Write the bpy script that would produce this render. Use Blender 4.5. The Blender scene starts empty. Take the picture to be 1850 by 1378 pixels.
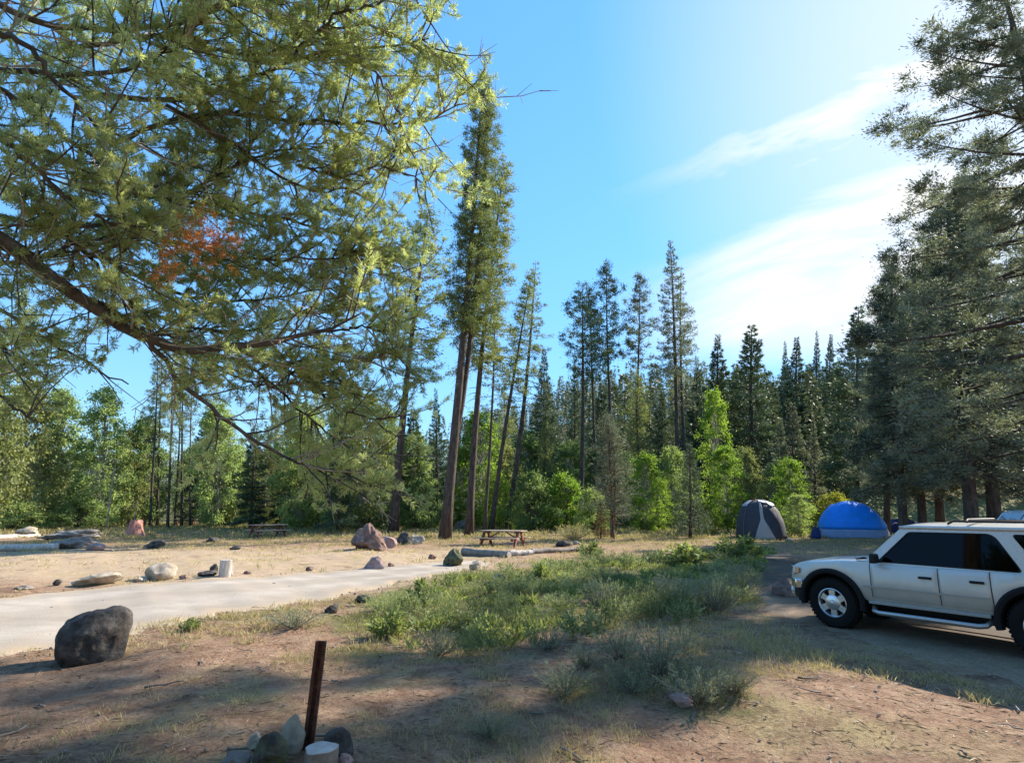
import bpy, bmesh, math, random
import numpy as np
from mathutils import Vector, Matrix, Euler, noise

SC = bpy.context.scene
COL = SC.collection
rng = np.random.default_rng(11)
random.seed(5)
pi = math.pi

# ------------------------------------------------------------------ camera geometry
FPX = 1000.0                       # focal length in pixels of the 1850 px wide photograph
PITCH = math.atan(0.231)
CAMZ = 2.0
CP, SP = math.cos(PITCH), math.sin(PITCH)
SUN_AZ, SUN_EL = math.radians(57), math.radians(34)
SUNV = Vector((math.sin(SUN_AZ) * math.cos(SUN_EL), math.cos(SUN_AZ) * math.cos(SUN_EL), math.sin(SUN_EL)))


def ray(px, py):
    u, v = (px - 925) / FPX, (689 - py) / FPX
    return np.array([u, CP - v * SP, SP + v * CP])


def sstep(a, b, x):
    t = np.clip((np.asarray(x, float) - a) / (b - a), 0, 1)
    return t * t * (3 - 2 * t)


def hgt(x, y):
    """height of the terrain"""
    x = np.asarray(x, float)
    y = np.asarray(y, float)
    n = (.035 * np.sin(.9 * x + .5 * y + 1) + .03 * np.sin(-.6 * x + 1.1 * y) + .012 * np.sin(2.3 * x + 1.9 * y + 2)
         + .010 * np.sin(3.1 * x - 2.7 * y + 1) + .006 * np.sin(5.7 * x + 4.1 * y) + .005 * np.sin(-7 * x + 6.3 * y + .5))
    n = n * sstep(-1, 4, np.hypot(x, y) - 1)
    # soft bank between the camera and the parking spur
    bank = .10 * np.exp(-(((x - 3.6) * .75 + (y - 5.4) * .66) / 1.1) ** 2) * sstep(0.8, 2.5, x) * sstep(9, 7, x)
    hill = .30 * np.maximum(0, y - 78) * sstep(-60, 45, x) * (1 - .55 * sstep(60, 200, x) * 0)
    hill = 62 * np.tanh(hill / 62)
    hill2 = .10 * np.maximum(0, y - 100) * sstep(30, -60, x)
    hill2 = 24 * np.tanh(hill2 / 24)
    # level standing under the suv
    m = np.exp(-((x - 6.9) ** 2 + (y - 9.4) ** 2) / 3.2 ** 2)
    n = n * (1 - m) + .085 * m
    return n + bank + hill + hill2


def at_depth(px, py, Y):
    d = ray(px, py)
    t = Y / d[1]
    return np.array([d[0] * t, Y, CAMZ + d[2] * t])


def at_dist(px, py, D):
    d = ray(px, py)
    return np.array([0, 0, CAMZ]) + d / np.linalg.norm(d) * D


def gp(px, py):
    """point of the terrain seen at a pixel of the photograph"""
    d = ray(px, py)
    z = 0.0
    p = None
    for _ in range(8):
        t = (z - CAMZ) / d[2]
        p = np.array([d[0] * t, d[1] * t, z])
        z = float(hgt(p[0], p[1]))
    p[2] = z
    return p


def fdepth(p):
    """distance of a point along the camera's axis"""
    return float(p[1] * CP + (p[2] - CAMZ) * SP)


# ------------------------------------------------------------------ object helpers
def tag(o, label=None, cat=None, group=None, kind=None):
    if label: o['label'] = label
    if cat: o['category'] = cat
    if group: o['group'] = group
    if kind: o['kind'] = kind
    return o


def empty(name, loc=(0, 0, 0), rz=0.0):
    o = bpy.data.objects.new(name, None)
    COL.objects.link(o)
    o.location = loc
    o.rotation_euler = (0, 0, rz)
    o.empty_display_size = .2
    return o


def children_of(o):
    return [c for c in o.children]


def copy_tree(o, parent=None):
    c = o.copy()
    COL.objects.link(c)
    if parent is not None:
        c.parent = parent
    for ch in list(o.children):
        copy_tree(ch, c)
    return c


def mesh_from(name, verts, faces, mat, parent=None, smooth=True, loc=None):
    me = bpy.data.meshes.new(name)
    me.from_pydata([tuple(map(float, v)) for v in verts], [], [tuple(int(i) for i in f) for f in faces])
    me.update()
    if smooth:
        me.polygons.foreach_set('use_smooth', [True] * len(me.polygons))
    if mat is not None:
        for m in (mat if isinstance(mat, (list, tuple)) else [mat]):
            me.materials.append(m)
    o = bpy.data.objects.new(name, me)
    COL.objects.link(o)
    if parent is not None: o.parent = parent
    if loc is not None: o.location = loc
    return o


def quad_mesh(name, V, tone=None, mat=None, parent=None, smooth=False):
    """V: (n,4,3) separate quads"""
    V = np.asarray(V, np.float32)
    n = len(V)
    me = bpy.data.meshes.new(name)
    me.vertices.add(n * 4)
    me.vertices.foreach_set('co', V.reshape(-1))
    me.loops.add(n * 4)
    me.loops.foreach_set('vertex_index', np.arange(n * 4, dtype=np.int32))
    me.polygons.add(n)
    me.polygons.foreach_set('loop_start', np.arange(0, n * 4, 4, dtype=np.int32))
    if smooth:
        me.polygons.foreach_set('use_smooth', np.ones(n, bool))
    me.update(calc_edges=True)
    if tone is not None:
        a = me.attributes.new('tone', 'FLOAT', 'POINT')
        a.data.foreach_set('value', np.repeat(np.asarray(tone, np.float32), 4))
    if mat: me.materials.append(mat)
    o = bpy.data.objects.new(name, me)
    COL.objects.link(o)
    if parent is not None: o.parent = parent
    return o


def norm(a):
    return a / np.maximum(np.linalg.norm(a, axis=-1, keepdims=True), 1e-9)


def leaf_quads(base, d, L, W, r, droop=0.0):
    """pointed blades: base (n,3), direction (n,3), length and width"""
    n = len(base)
    d = norm(d)
    L = np.broadcast_to(np.asarray(L, float), (n,))[:, None]
    W = np.broadcast_to(np.asarray(W, float), (n,))[:, None]
    side = norm(np.cross(d, r.normal(size=(n, 3))))
    mid = base + d * L * .45
    tip = base + d * L
    if droop:
        tip[:, 2] -= (L[:, 0] * droop)
    return np.stack([base, mid + side * W * .5, tip, mid - side * W * .5], 1)


class Wood:
    """tapered tubes collected into one mesh"""
    def __init__(s):
        s.v, s.f, s.n = [], [], 0

    def tube(s, P, Rr, sides=6, cap=True):
        P = np.asarray(P, float)
        k = len(P)
        Rr = np.broadcast_to(np.asarray(Rr, float), (k,))
        T = np.gradient(P, axis=0)
        T = norm(T)
        ref = np.array([0, 0, 1.0]) if abs(T[:, 2]).mean() < .8 else np.array([1.0, 0, 0])
        A = norm(np.cross(T, ref))
        B = np.cross(T, A)
        an = np.arange(sides) * 2 * pi / sides
        ring = P[:, None, :] + Rr[:, None, None] * (np.cos(an)[None, :, None] * A[:, None, :] + np.sin(an)[None, :, None] * B[:, None, :])
        s.v.append(ring.reshape(-1, 3))
        i = np.arange(k - 1)[:, None] * sides + np.arange(sides)[None, :]
        j = np.arange(k - 1)[:, None] * sides + (np.arange(sides)[None, :] + 1) % sides
        F = np.stack([i, j, j + sides, i + sides], -1).reshape(-1, 4) + s.n
        s.f.extend(F.tolist())
        if cap:
            s.f.append([s.n + q for q in range(sides)][::-1])
            s.f.append([s.n + (k - 1) * sides + q for q in range(sides)])
        s.n += k * sides

    def build(s, name, mat, parent=None, smooth=True):
        return mesh_from(name, np.concatenate(s.v), s.f, mat, parent, smooth)


class MB:
    """boxes, prisms, tubes collected into one mesh"""
    def __init__(s):
        s.bm = bmesh.new()

    def box(s, c, size, rot=None, taper=1.0):
        r = bmesh.ops.create_cube(s.bm, size=1)
        M = Matrix.Translation(c) @ (rot.to_4x4() if rot is not None else Matrix.Identity(4)) @ Matrix.Diagonal((*size, 1))
        if taper != 1.0:
            for v in r['verts']:
                if v.co.z > 0:
                    v.co.x *= taper
                    v.co.y *= taper
        bmesh.ops.transform(s.bm, matrix=M, verts=r['verts'])
        return s

    def poly(s, pts, vec):
        """extrude a planar polygon of 3-D points along vec"""
        vs = [s.bm.verts.new(p) for p in pts]
        f = s.bm.faces.new(vs)
        e = bmesh.ops.extrude_face_region(s.bm, geom=[f])
        bmesh.ops.translate(s.bm, vec=vec, verts=[g for g in e['geom'] if isinstance(g, bmesh.types.BMVert)])
        return s

    def ring(s, outer, inner, vec):
        n = len(outer)
        for a, b in ((0, 0),):
            O = [s.bm.verts.new(p) for p in outer]
            I = [s.bm.verts.new(p) for p in inner]
            O2 = [s.bm.verts.new(Vector(p) + Vector(vec)) for p in outer]
            I2 = [s.bm.verts.new(Vector(p) + Vector(vec)) for p in inner]
        for i in range(n):
            j = (i + 1) % n
            s.bm.faces.new((O[i], O[j], I[j], I[i]))
            s.bm.faces.new((O2[j], O2[i], I2[i], I2[j]))
            s.bm.faces.new((O[j], O[i], O2[i], O2[j]))
            s.bm.faces.new((I[i], I[j], I2[j], I2[i]))
        return s

    def tube(s, P, r, n=8):
        w = Wood()
        w.tube(P, r, n)
        vs = [s.bm.verts.new(v) for v in np.concatenate(w.v)]
        for f in w.f:
            s.bm.faces.new([vs[i] for i in f])
        return s

    def lathe(s, prof, n=32, axis='Y', c=(0, 0, 0), closed=True):
        vs = []
        for i in range(n):
            a = 2 * pi * i / n
            row = []
            for (r, h) in prof:
                if axis == 'Y': p = (r * math.cos(a), h, r * math.sin(a))
                else: p = (r * math.cos(a), r * math.sin(a), h)
                row.append(s.bm.verts.new((p[0] + c[0], p[1] + c[1], p[2] + c[2])))
            vs.append(row)
        m = len(prof)
        for i in range(n):
            for k in range(m if closed else m - 1):
                q = (k + 1) % m
                s.bm.faces.new((vs[i][k], vs[(i + 1) % n][k], vs[(i + 1) % n][q], vs[i][q]))
        return s

    def build(s, name, mat, parent=None, bevel=0, smooth=True, seg=2):
        bmesh.ops.recalc_face_normals(s.bm, faces=s.bm.faces)
        me = bpy.data.meshes.new(name)
        s.bm.to_mesh(me)
        s.bm.free()
        if mat: me.materials.append(mat)
        o = bpy.data.objects.new(name, me)
        COL.objects.link(o)
        if parent is not None: o.parent = parent
        if smooth:
            me.polygons.foreach_set('use_smooth', [True] * len(me.polygons))
            me.set_sharp_from_angle(angle=math.radians(38))
        if bevel:
            b = o.modifiers.new('bevel', 'BEVEL')
            b.width = bevel
            b.segments = seg
            b.limit_method = 'ANGLE'
            b.angle_limit = math.radians(40)
        return o


# ------------------------------------------------------------------ materials
def new_mat(name):
    m = bpy.data.materials.new(name)
    m.use_nodes = True
    nt = m.node_tree
    return m, nt, nt.nodes, nt.links, nt.nodes['Principled BSDF'], nt.nodes['Material Output']


def ramp(nt, stops):
    n = nt.nodes.new('ShaderNodeValToRGB')
    els = n.color_ramp.elements
    while len(els) < len(stops): els.new(.5)
    for e, (p, c) in zip(els, stops):
        e.position = p
        e.color = (*c, 1)
    return n


def tex_noise(nt, scale, detail=5, rough=.6, coord=None, dist=0):
    n = nt.nodes.new('ShaderNodeTexNoise')
    n.inputs['Scale'].default_value = scale
    n.inputs['Detail'].default_value = detail
    n.inputs['Roughness'].default_value = rough
    n.inputs['Distortion'].default_value = dist
    if coord is not None: nt.links.new(coord, n.inputs['Vector'])
    return n


def mixc(nt, fac, a, b, mode='MIX'):
    n = nt.nodes.new('ShaderNodeMix')
    n.data_type = 'RGBA'
    n.blend_type = mode
    for sock, val in ((n.inputs[0], fac), (n.inputs[6], a), (n.inputs[7], b)):
        if hasattr(val, 'node'): nt.links.new(val, sock)
        elif isinstance(val, (int, float)): sock.default_value = val
        else: sock.default_value = (*val, 1)
    return n.outputs[2]


def math_n(nt, op, a, b=None, clamp=False):
    n = nt.nodes.new('ShaderNodeMath')
    n.operation = op
    n.use_clamp = clamp
    for sock, val in ((n.inputs[0], a), (n.inputs[1], b)):
        if val is None: continue
        if hasattr(val, 'node'): nt.links.new(val, sock)
        else: sock.default_value = val
    return n.outputs[0]


def maprange(nt, v, a, b, c=0.0, d=1.0, smooth=False):
    n = nt.nodes.new('ShaderNodeMapRange')
    if smooth: n.interpolation_type = 'SMOOTHSTEP'
    nt.links.new(v, n.inputs['Value'])
    for k, q in zip(('From Min', 'From Max', 'To Min', 'To Max'), (a, b, c, d)):
        n.inputs[k].default_value = q
    return n.outputs[0]


def bump(nt, height, strength=.5, dist=.02):
    n = nt.nodes.new('ShaderNodeBump')
    n.inputs['Strength'].default_value = strength
    n.inputs['Distance'].default_value = dist
    nt.links.new(height, n.inputs['Height'])
    return n.outputs[0]


def simple_mat(name, stops, scale=8, rough=.7, bmp=.3, bdist=.01, metallic=0, spec=.5, coat=0, stretch=None, detail=6):
    m, nt, N, Lk, P, O = new_mat(name)
    tc = N.new('ShaderNodeTexCoord')
    co = tc.outputs['Object']
    if stretch:
        mp = N.new('ShaderNodeMapping')
        mp.inputs['Scale'].default_value = stretch
        Lk.new(co, mp.inputs['Vector'])
        co = mp.outputs[0]
    n = tex_noise(nt, scale, detail, .65, co)
    r = ramp(nt, stops)
    Lk.new(n.outputs['Fac'], r.inputs[0])
    Lk.new(r.outputs[0], P.inputs['Base Color'])
    P.inputs['Roughness'].default_value = rough
    P.inputs['Metallic'].default_value = metallic
    P.inputs['Specular IOR Level'].default_value = spec
    P.inputs['Coat Weight'].default_value = coat
    if bmp:
        n2 = tex_noise(nt, scale * 3, 6, .7, co)
        Lk.new(bump(nt, n2.outputs['Fac'], bmp, bdist), P.inputs['Normal'])
    return m


def foliage_mat(name, dark, light, transl=.35, vary=.25):
    """needles and leaves: tone attribute picks between an old and a young leaf colour"""
    m, nt, N, Lk, P, O = new_mat(name)
    at = N.new('ShaderNodeAttribute')
    at.attribute_name = 'tone'
    oi = N.new('ShaderNodeObjectInfo')
    col = mixc(nt, at.outputs['Fac'], dark, light)
    hs = N.new('ShaderNodeHueSaturation')
    Lk.new(col, hs.inputs['Color'])
    Lk.new(maprange(nt, oi.outputs['Random'], 0, 1, 1 - vary, 1 + vary), hs.inputs['Value'])
    Lk.new(maprange(nt, oi.outputs['Random'], 0, 1, .515, .485), hs.inputs['Hue'])
    Lk.new(hs.outputs[0], P.inputs['Base Color'])
    P.inputs['Roughness'].default_value = .62
    P.inputs['Specular IOR Level'].default_value = .25
    tr = N.new('ShaderNodeBsdfTranslucent')
    Lk.new(mixc(nt, .5, hs.outputs[0], (.9, 1.0, .35), 'MULTIPLY'), tr.inputs['Color'])
    mx = N.new('ShaderNodeMixShader')
    mx.inputs[0].default_value = transl
    Lk.new(P.outputs[0], mx.inputs[1])
    Lk.new(tr.outputs[0], mx.inputs[2])
    Lk.new(mx.outputs[0], O.inputs['Surface'])
    return m


def bark_mat(name, a, b, scale=7):
    m, nt, N, Lk, P, O = new_mat(name)
    tc = N.new('ShaderNodeTexCoord')
    mp = N.new('ShaderNodeMapping')
    mp.inputs['Scale'].default_value = (1, 1, .22)
    Lk.new(tc.outputs['Object'], mp.inputs['Vector'])
    n = tex_noise(nt, scale, 8, .7, mp.outputs[0])
    r = ramp(nt, [(.35, a), (.62, b), (.75, tuple(min(1, c * 1.5) for c in b))])
    Lk.new(n.outputs['Fac'], r.inputs[0])
    Lk.new(r.outputs[0], P.inputs['Base Color'])
    P.inputs['Roughness'].default_value = .9
    P.inputs['Specular IOR Level'].default_value = .2
    Lk.new(bump(nt, n.outputs['Fac'], .9, .05), P.inputs['Normal'])
    return m


def plain(name, col, rough=.5, metallic=0, spec=.5, coat=0, speck=.0):
    m, nt, N, Lk, P, O = new_mat(name)
    if speck:
        tc = N.new('ShaderNodeTexCoord')
        n = tex_noise(nt, 6, 6, .7, tc.outputs['Object'])
        Lk.new(mixc(nt, maprange(nt, n.outputs['Fac'], .3, .7), tuple(c * (1 - speck) for c in col), tuple(min(1, c * (1 + speck)) for c in col)), P.inputs['Base Color'])
    else:
        P.inputs['Base Color'].default_value = (*col, 1)
    P.inputs['Roughness'].default_value = rough
    P.inputs['Metallic'].default_value = metallic
    P.inputs['Specular IOR Level'].default_value = spec
    P.inputs['Coat Weight'].default_value = coat
    return m


M = {}
M['pine_needles'] = foliage_mat('pine_needles', (0.075, 0.110, 0.060), (0.222, 0.265, 0.106), .4)
M['sunny_needles'] = foliage_mat('sunny_needles', (.27, .335, .150), (.62, .66, .32), .55)
M['dark_needles'] = foliage_mat('dark_needles', (0.045, 0.074, 0.045), (0.135, 0.186, 0.088), .2)
M['grey_needles'] = foliage_mat('grey_needles', (.062, .080, .055), (.34, .36, .24), .3)
M['olive_needles'] = foliage_mat('olive_needles', (.135, .16, .055), (.37, .385, .14), .45)
M['aspen_leaves'] = foliage_mat('aspen_leaves', (0.128, 0.209, 0.030), (0.344, 0.463, 0.067), .6)
M['pale_leaves'] = foliage_mat('pale_leaves', (0.200, 0.269, 0.100), (0.463, 0.550, 0.213), .55)
M['yellow_leaves'] = foliage_mat('yellow_leaves', (.22, .22, .03), (.42, .38, .06), .55)
M['straw_leaves'] = foliage_mat('straw_leaves', (.26, .25, .10), (.48, .42, .20), .5)
M['willow_leaves'] = foliage_mat('willow_leaves', (0.164, 0.228, 0.073), (0.364, 0.437, 0.155), .55)
M['sage_leaves'] = foliage_mat('sage_leaves', (.15, .165, .095), (.36, .365, .225), .25)
M['forb_leaves'] = foliage_mat('forb_leaves', (0.102, 0.132, 0.036), (0.324, 0.360, 0.120), .5)
M['grass_blades'] = foliage_mat('grass_blades', (.15, .155, .05), (.52, .41, .22), .4)
M['rust_needles'] = foliage_mat('rust_needles', (.42, .13, .045), (.66, .28, .11), .45)
M['brown_needles'] = foliage_mat('brown_needles', (.12, .06, .025), (.24, .13, .06), .3)
M['bark'] = bark_mat('pine_bark', (.030, .024, .020), (.115, .085, .066))
M['red_bark'] = bark_mat('red_bark', (.05, .032, .024), (.22, .125, .085))
M['pale_bark'] = bark_mat('pale_bark', (.16, .14, .11), (.42, .38, .30))
M['limb_bark'] = bark_mat('limb_bark', (.05, .043, .038), (.17, .15, .13))
M['grey_wood'] = bark_mat('grey_wood', (.30, .255, .21), (.60, .53, .45), 10)
M['dead_wood'] = simple_mat('dead_wood', [(.3, (.10, .08, .06)), (.7, (.30, .25, .20))], 5, .9, .5, .02)
M['rock_grey'] = simple_mat('rock_grey', [(.3, (.10, .09, .08)), (.55, (.22, .195, .17)), (.75, (.34, .30, .26))], 3.5, .92, .8, .03, spec=.2)
M['rock_dark'] = simple_mat('rock_dark', [(.34, (.022, .019, .017)), (.5, (.075, .062, .053)), (.60, (.11, .095, .08)), (.72, (.19, .165, .14))], 4.5, .92, .9, .03, spec=.2)
M['rock_pale'] = simple_mat('rock_pale', [(.3, (.20, .15, .11)), (.5, (.37, .30, .22)), (.7, (.52, .45, .35))], 4, .92, .7, .03, spec=.2)
M['rock_pink'] = simple_mat('rock_pink', [(.3, (.20, .13, .115)), (.55, (.36, .25, .225)), (.75, (.48, .36, .33))], 4, .92, .7, .03, spec=.2)
M['rock_rust'] = simple_mat('rock_rust', [(.3, (.10, .055, .042)), (.55, (.22, .14, .11)), (.75, (.36, .28, .23))], 4, .92, .7, .03, spec=.2)
M['rock_moss'] = simple_mat('rock_moss', [(.38, (.05, .044, .038)), (.5, (.10, .095, .06)), (.62, (.14, .15, .05)), (.8, (.25, .23, .18))], 6, .95, .8, .03, spec=.2)
M['red_stump'] = bark_mat('red_stump', (.28, .10, .07), (.52, .26, .20), 8)
M['cut_wood'] = simple_mat('cut_wood', [(.3, (.34, .29, .25)), (.7, (.52, .46, .41))], 14, .85, .3, .004)
M['rust'] = simple_mat('rust', [(.3, (.035, .016, .011)), (.55, (.12, .045, .026)), (.75, (.24, .10, .05))], 18, .85, .4, .003, metallic=.3)
M['rust_plate'] = simple_mat('rust_plate', [(.3, (.26, .17, .14)), (.55, (.40, .28, .24)), (.75, (.52, .38, .32))], 22, .85, .5, .003, metallic=.1)
M['table_top'] = simple_mat('table_top', [(.3, (.25, .175, .125)), (.7, (.44, .33, .25))], 6, .8, .3, .004, stretch=(.3, 6, 6))
M['table_leg'] = simple_mat('table_leg', [(.3, (.10, .030, .020)), (.7, (.24, .08, .05))], 6, .75, .3, .004)

# ------------------------------------------------------------------ vegetation generators
def conifer(seed, H=20.0, cb=.1, R_=2.4, power=.8, nb=110, up0=-.25, up1=.6, curl=.35, dens=26, el=.22, ew=.05,
            style='spray', spread=.28, tr=.2, bend=.25, gap=.0, stubs=0, fork=None, minr=.25, clump_r=.28, clumps=2.2, topflat=0.0, sides=9, asym=None):
    """trunk with limbs, and a crown of small needle blades; built upright at the origin.
    Returns (Wood, quads, tone)."""
    r = np.random.default_rng(seed)
    W = Wood()
    ks = 14
    zz = np.linspace(0, 1, ks)
    ph = r.uniform(0, 6.28, 2)
    bx = bend * (np.sin(zz * 3.1 + ph[0]) - np.sin(ph[0]))
    by = bend * (np.sin(zz * 2.6 + ph[1]) - np.sin(ph[1]))
    T = np.stack([bx, by, zz * H], 1)
    rad = tr * (1 - zz) ** .8 + .012
    rad[0] *= 1.35
    T[0, 2] = -.25
    W.tube(T, rad, sides)
    stems = [(T, cb, 1.0)]
    if fork:
        f0, dx, dy, ht = fork
        i0 = f0
        zf = np.linspace(f0, ht, 10)
        q = (zf - f0) / (ht - f0)
        base = np.array([np.interp(f0, zz, T[:, 0]), np.interp(f0, zz, T[:, 1])])
        e = 1 - np.exp(-q * 5)
        T2 = np.stack([base[0] + dx * e, base[1] + dy * e, zf * H], 1)
        W.tube(T2, tr * .62 * (1 - q) ** .8 + .012, 7)
        stems.append((T2, max(cb, f0), ht))
    quads, tones = [], []
    for si, (TT, cb_, top) in enumerate(stems):
        n_b = nb if si == 0 else int(nb * .7)
        tz = TT[:, 2] / H
        for i in range(n_b):
            f = (i + r.random()) / n_b
            if gap and r.random() < gap: continue
            t = cb_ + (top - cb_) * f
            if t > .995 * top: continue
            p0 = np.array([np.interp(t, tz, TT[:, 0]), np.interp(t, tz, TT[:, 1]), t * H])
            prof = max(minr, (1 - f) ** power) if not topflat else max(minr, min(1, ((1 - f) / topflat)) ** power * (.55 + .45 * min(1, f / .25)))
            L = R_ * prof * (r.uniform(.55, 1.12) if style == 'spray' else r.uniform(.38, 1.28))
            az = i * 2.399 + r.uniform(-.5, .5)
            if asym:
                da = (az - asym[0] + pi) % (2 * pi) - pi
                L *= 1 - (1 - asym[2]) * math.exp(-(da / asym[1]) ** 2)
            e0 = up0 + (up1 - up0) * f + r.normal(0, .14)
            s = np.linspace(0, 1, 5)
            ee = e0 + curl * s * s
            step = L / 4
            P = [p0]
            for k in range(4):
                em = (ee[k] + ee[k + 1]) / 2
                P.append(P[-1] + step * np.array([math.cos(az) * math.cos(em), math.sin(az) * math.cos(em), math.sin(em)]))
            P = np.array(P)
            W.tube(P, np.linspace(max(.012, L * .019), .007, 5), 4, cap=False)
            n = int(dens * L * r.uniform(.7, 1.3))
            if n < 3: n = 3
            side = np.array([-math.sin(az), math.cos(az), 0])
            bd = norm(P[-1] - P[0])
            btone = r.normal(.45, .16)
            if style == 'spray':
                ss = r.uniform(.12, 1, n) ** .75
                c = np.stack([np.interp(ss, s, P[:, k]) for k in range(3)], 1)
                wl = L * spread * np.sin(np.clip((1.08 - ss) * 1.6, 0, 1.5)) + .06
                q = r.uniform(-1, 1, n)
                c = c + side * (q * wl)[:, None] + np.array([0, 0, 1]) * (r.normal(0, .05 * L + .04, n) - .10 * np.abs(q) * wl)[:, None]
                d = bd * .8 + side * (np.sign(q) * .75)[:, None] + r.normal(0, .38, (n, 3)) + np.array([0, 0, .05])
                tone = btone + r.normal(0, .2, n)
            else:
                m = max(2, int(clumps * L + 1))
                sc = r.uniform(.28, 1.02, m) ** .8
                cc = np.stack([np.interp(sc, s, P[:, k]) for k in range(3)], 1)
                cc = cc + side * (r.uniform(-1, 1, m) * L * spread * (1.1 - sc))[:, None] + np.array([0, 0, 1]) * r.normal(.03, .07 * L + .03, m)[:, None]
                idx = r.integers(0, m, n)
                off = r.normal(0, 1, (n, 3))
                off = norm(off) * (np.abs(r.normal(0, .6, n)) * clump_r)[:, None] * np.array([1.15, 1.15, .75])
                c = cc[idx] + off
                d = norm(off) * .9 + bd * .5 + np.array([0, 0, .3]) + r.normal(0, .3, (n, 3))
                tone = btone + r.normal(0, .24, m)[idx] + r.normal(0, .14, n)
            quads.append(leaf_quads(c, d, el * r.uniform(.6, 1.25, n), ew * r.uniform(.7, 1.3, n), r))
            tones.append(np.clip(tone, 0, 1))
    for i in range(stubs):
        t = r.uniform(.12, cb)
        p0 = np.array([np.interp(t, zz, T[:, 0]), np.interp(t, zz, T[:, 1]), t * H])
        az = r.uniform(0, 6.28)
        L = r.uniform(.3, 1.0) * R_ * .55
        dz = r.uniform(-.5, .2)
        P = np.array([p0, p0 + np.array([math.cos(az), math.sin(az), dz]) * L * .55, p0 + np.array([math.cos(az + .2), math.sin(az + .2), dz * 1.5]) * L])
        W.tube(P, [.03, .02, .006], 4, cap=False)
    return W, np.concatenate(quads), np.concatenate(tones)


def broadleaf(seed, H=9.0, R_=2.4, trunk_h=.18, n_cl=90, n_leaf=70, leaf=.16, cr=.55, tr=.12, stems=1, shape=1.0, z0=.12):
    r = np.random.default_rng(seed)
    W = Wood()
    quads, tones = [], []
    heads = []
    for s_ in range(stems):
        a = s_ * 2.4 + r.uniform(0, 1)
        lean = (0 if stems == 1 else .28 * R_ * r.uniform(.5, 1.3))
        top = np.array([math.cos(a) * lean, math.sin(a) * lean, H * r.uniform(.75, .93)])
        b0 = np.array([math.cos(a), math.sin(a), 0]) * (0 if stems == 1 else .15)
        b0[2] = -.2
        z = np.linspace(0, 1, 8)
        P = b0 + (top - b0) * z[:, None] + np.stack([.12 * np.sin(z * 5 + a) * z, .12 * np.sin(z * 4 + 2 * a) * z, 0 * z], 1)
        W.tube(P, tr * (1 - z) ** .7 + .01, 7)
        heads.append(P)
    for i in range(n_cl):
        u = r.uniform(z0, 1)
        w = math.sin(pi * min(1, max(.06, (u - z0 * .5) / (1.05 - z0 * .5))) ** shape) ** .7
        rr = R_ * w * math.sqrt(r.uniform(.12, 1)) * r.uniform(.85, 1.15)
        a = r.uniform(0, 2 * pi)
        c = np.array([math.cos(a) * rr, math.sin(a) * rr, u * H])
        P = heads[r.integers(0, stems)]
        k = np.interp(max(.05, u - .18 - .1 * rr / R_) * H, P[:, 2], np.arange(8))
        b = P[int(k)] + (P[min(7, int(k) + 1)] - P[int(k)]) * (k - int(k))
        m = (b + c) / 2 + np.array([0, 0, .04 * H * r.uniform(0, 1)])
        W.tube(np.array([b, m, c]), [max(.01, tr * .22), .01, .004], 4, cap=False)
        n = int(n_leaf * r.uniform(.6, 1.3))
        off = norm(r.normal(0, 1, (n, 3))) * (np.abs(r.normal(0, .62, n)) * cr)[:, None] * np.array([1, 1, .8])
        d = norm(off) * .6 + r.normal(0, .6, (n, 3)) + np.array([0, 0, -.15])
        quads.append(leaf_quads(c + off, d, leaf * r.uniform(.7, 1.3, n), leaf * .62 * r.uniform(.7, 1.2, n), r))
        tones.append(np.clip(r.normal(.5, .15) + r.normal(0, .2, n), 0, 1))
    return W, np.concatenate(quads), np.concatenate(tones)


PROTO = {}


def proto(key, gen, name, leaf_mat, bark):
    """register a kind of tree: its prototype object is built the first time it is placed"""
    PROTO[key] = dict(gen=gen, name=name, leaf=leaf_mat, bark=bark, obj=None)


def make_proto(key, leaf=None, bark=None):
    p = PROTO[key]
    W, Q, T = p['gen']()
    root = empty(p['name'])
    W.build('trunk', M[bark or p['bark']], root)
    quad_mesh('crown', Q, T, M[leaf or p['leaf']], root)
    p['h'] = float(Q[..., 2].max())
    p['r'] = float(np.percentile(np.hypot(Q[..., 0], Q[..., 1]), 97))
    return root


def place(key, base, H, label, cat, group=None, lean=(0, 0), width=None, rz=None, leaf=None, name=None):
    """a tree of a kind, standing at base, H metres tall; lean = offset of its top"""
    p = PROTO[key]
    if p['obj'] is None:
        p['obj'] = o = make_proto(key)
    else:
        o = copy_tree(p['obj'])
    if leaf:
        for ch in o.children:
            if ch.name.startswith('crown'):
                if ch.data.users > 1 or True:
                    ch.material_slots[0].link = 'OBJECT'
                    ch.material_slots[0].material = M[leaf]
    if name:
        o.name = name
    s = H / p['h']
    sw = s if width is None else width / p['r']
    o.scale = (sw, sw, s)
    z = Vector((lean[0], lean[1], H)).normalized()
    q = Vector((0, 0, 1)).rotation_difference(z)
    if rz is None: rz = rng.uniform(0, 6.28)
    o.rotation_mode = 'QUATERNION'
    o.rotation_quaternion = q @ Euler((0, 0, rz)).to_quaternion()
    o.location = base
    tag(o, label, cat, group)
    return o


def tree_at(key, px, Y, tx, ty, label, cat='pine tree', group=None, halfw=None, py=None, **kw):
    """tree standing Y metres ahead of the camera in the direction of photo column px, its top seen at (tx, ty)"""
    b = at_depth(px, 930 if py is None else py, Y)
    b[2] = float(hgt(b[0], b[1]))
    t = at_depth(tx, ty, Y)
    H = t[2] - b[2]
    if halfw is not None:
        halfw = halfw / FPX * Y * 1.03
    return place(key, b, H, label, cat, group, lean=(t[0] - b[0], 0), width=halfw, **kw)


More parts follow.
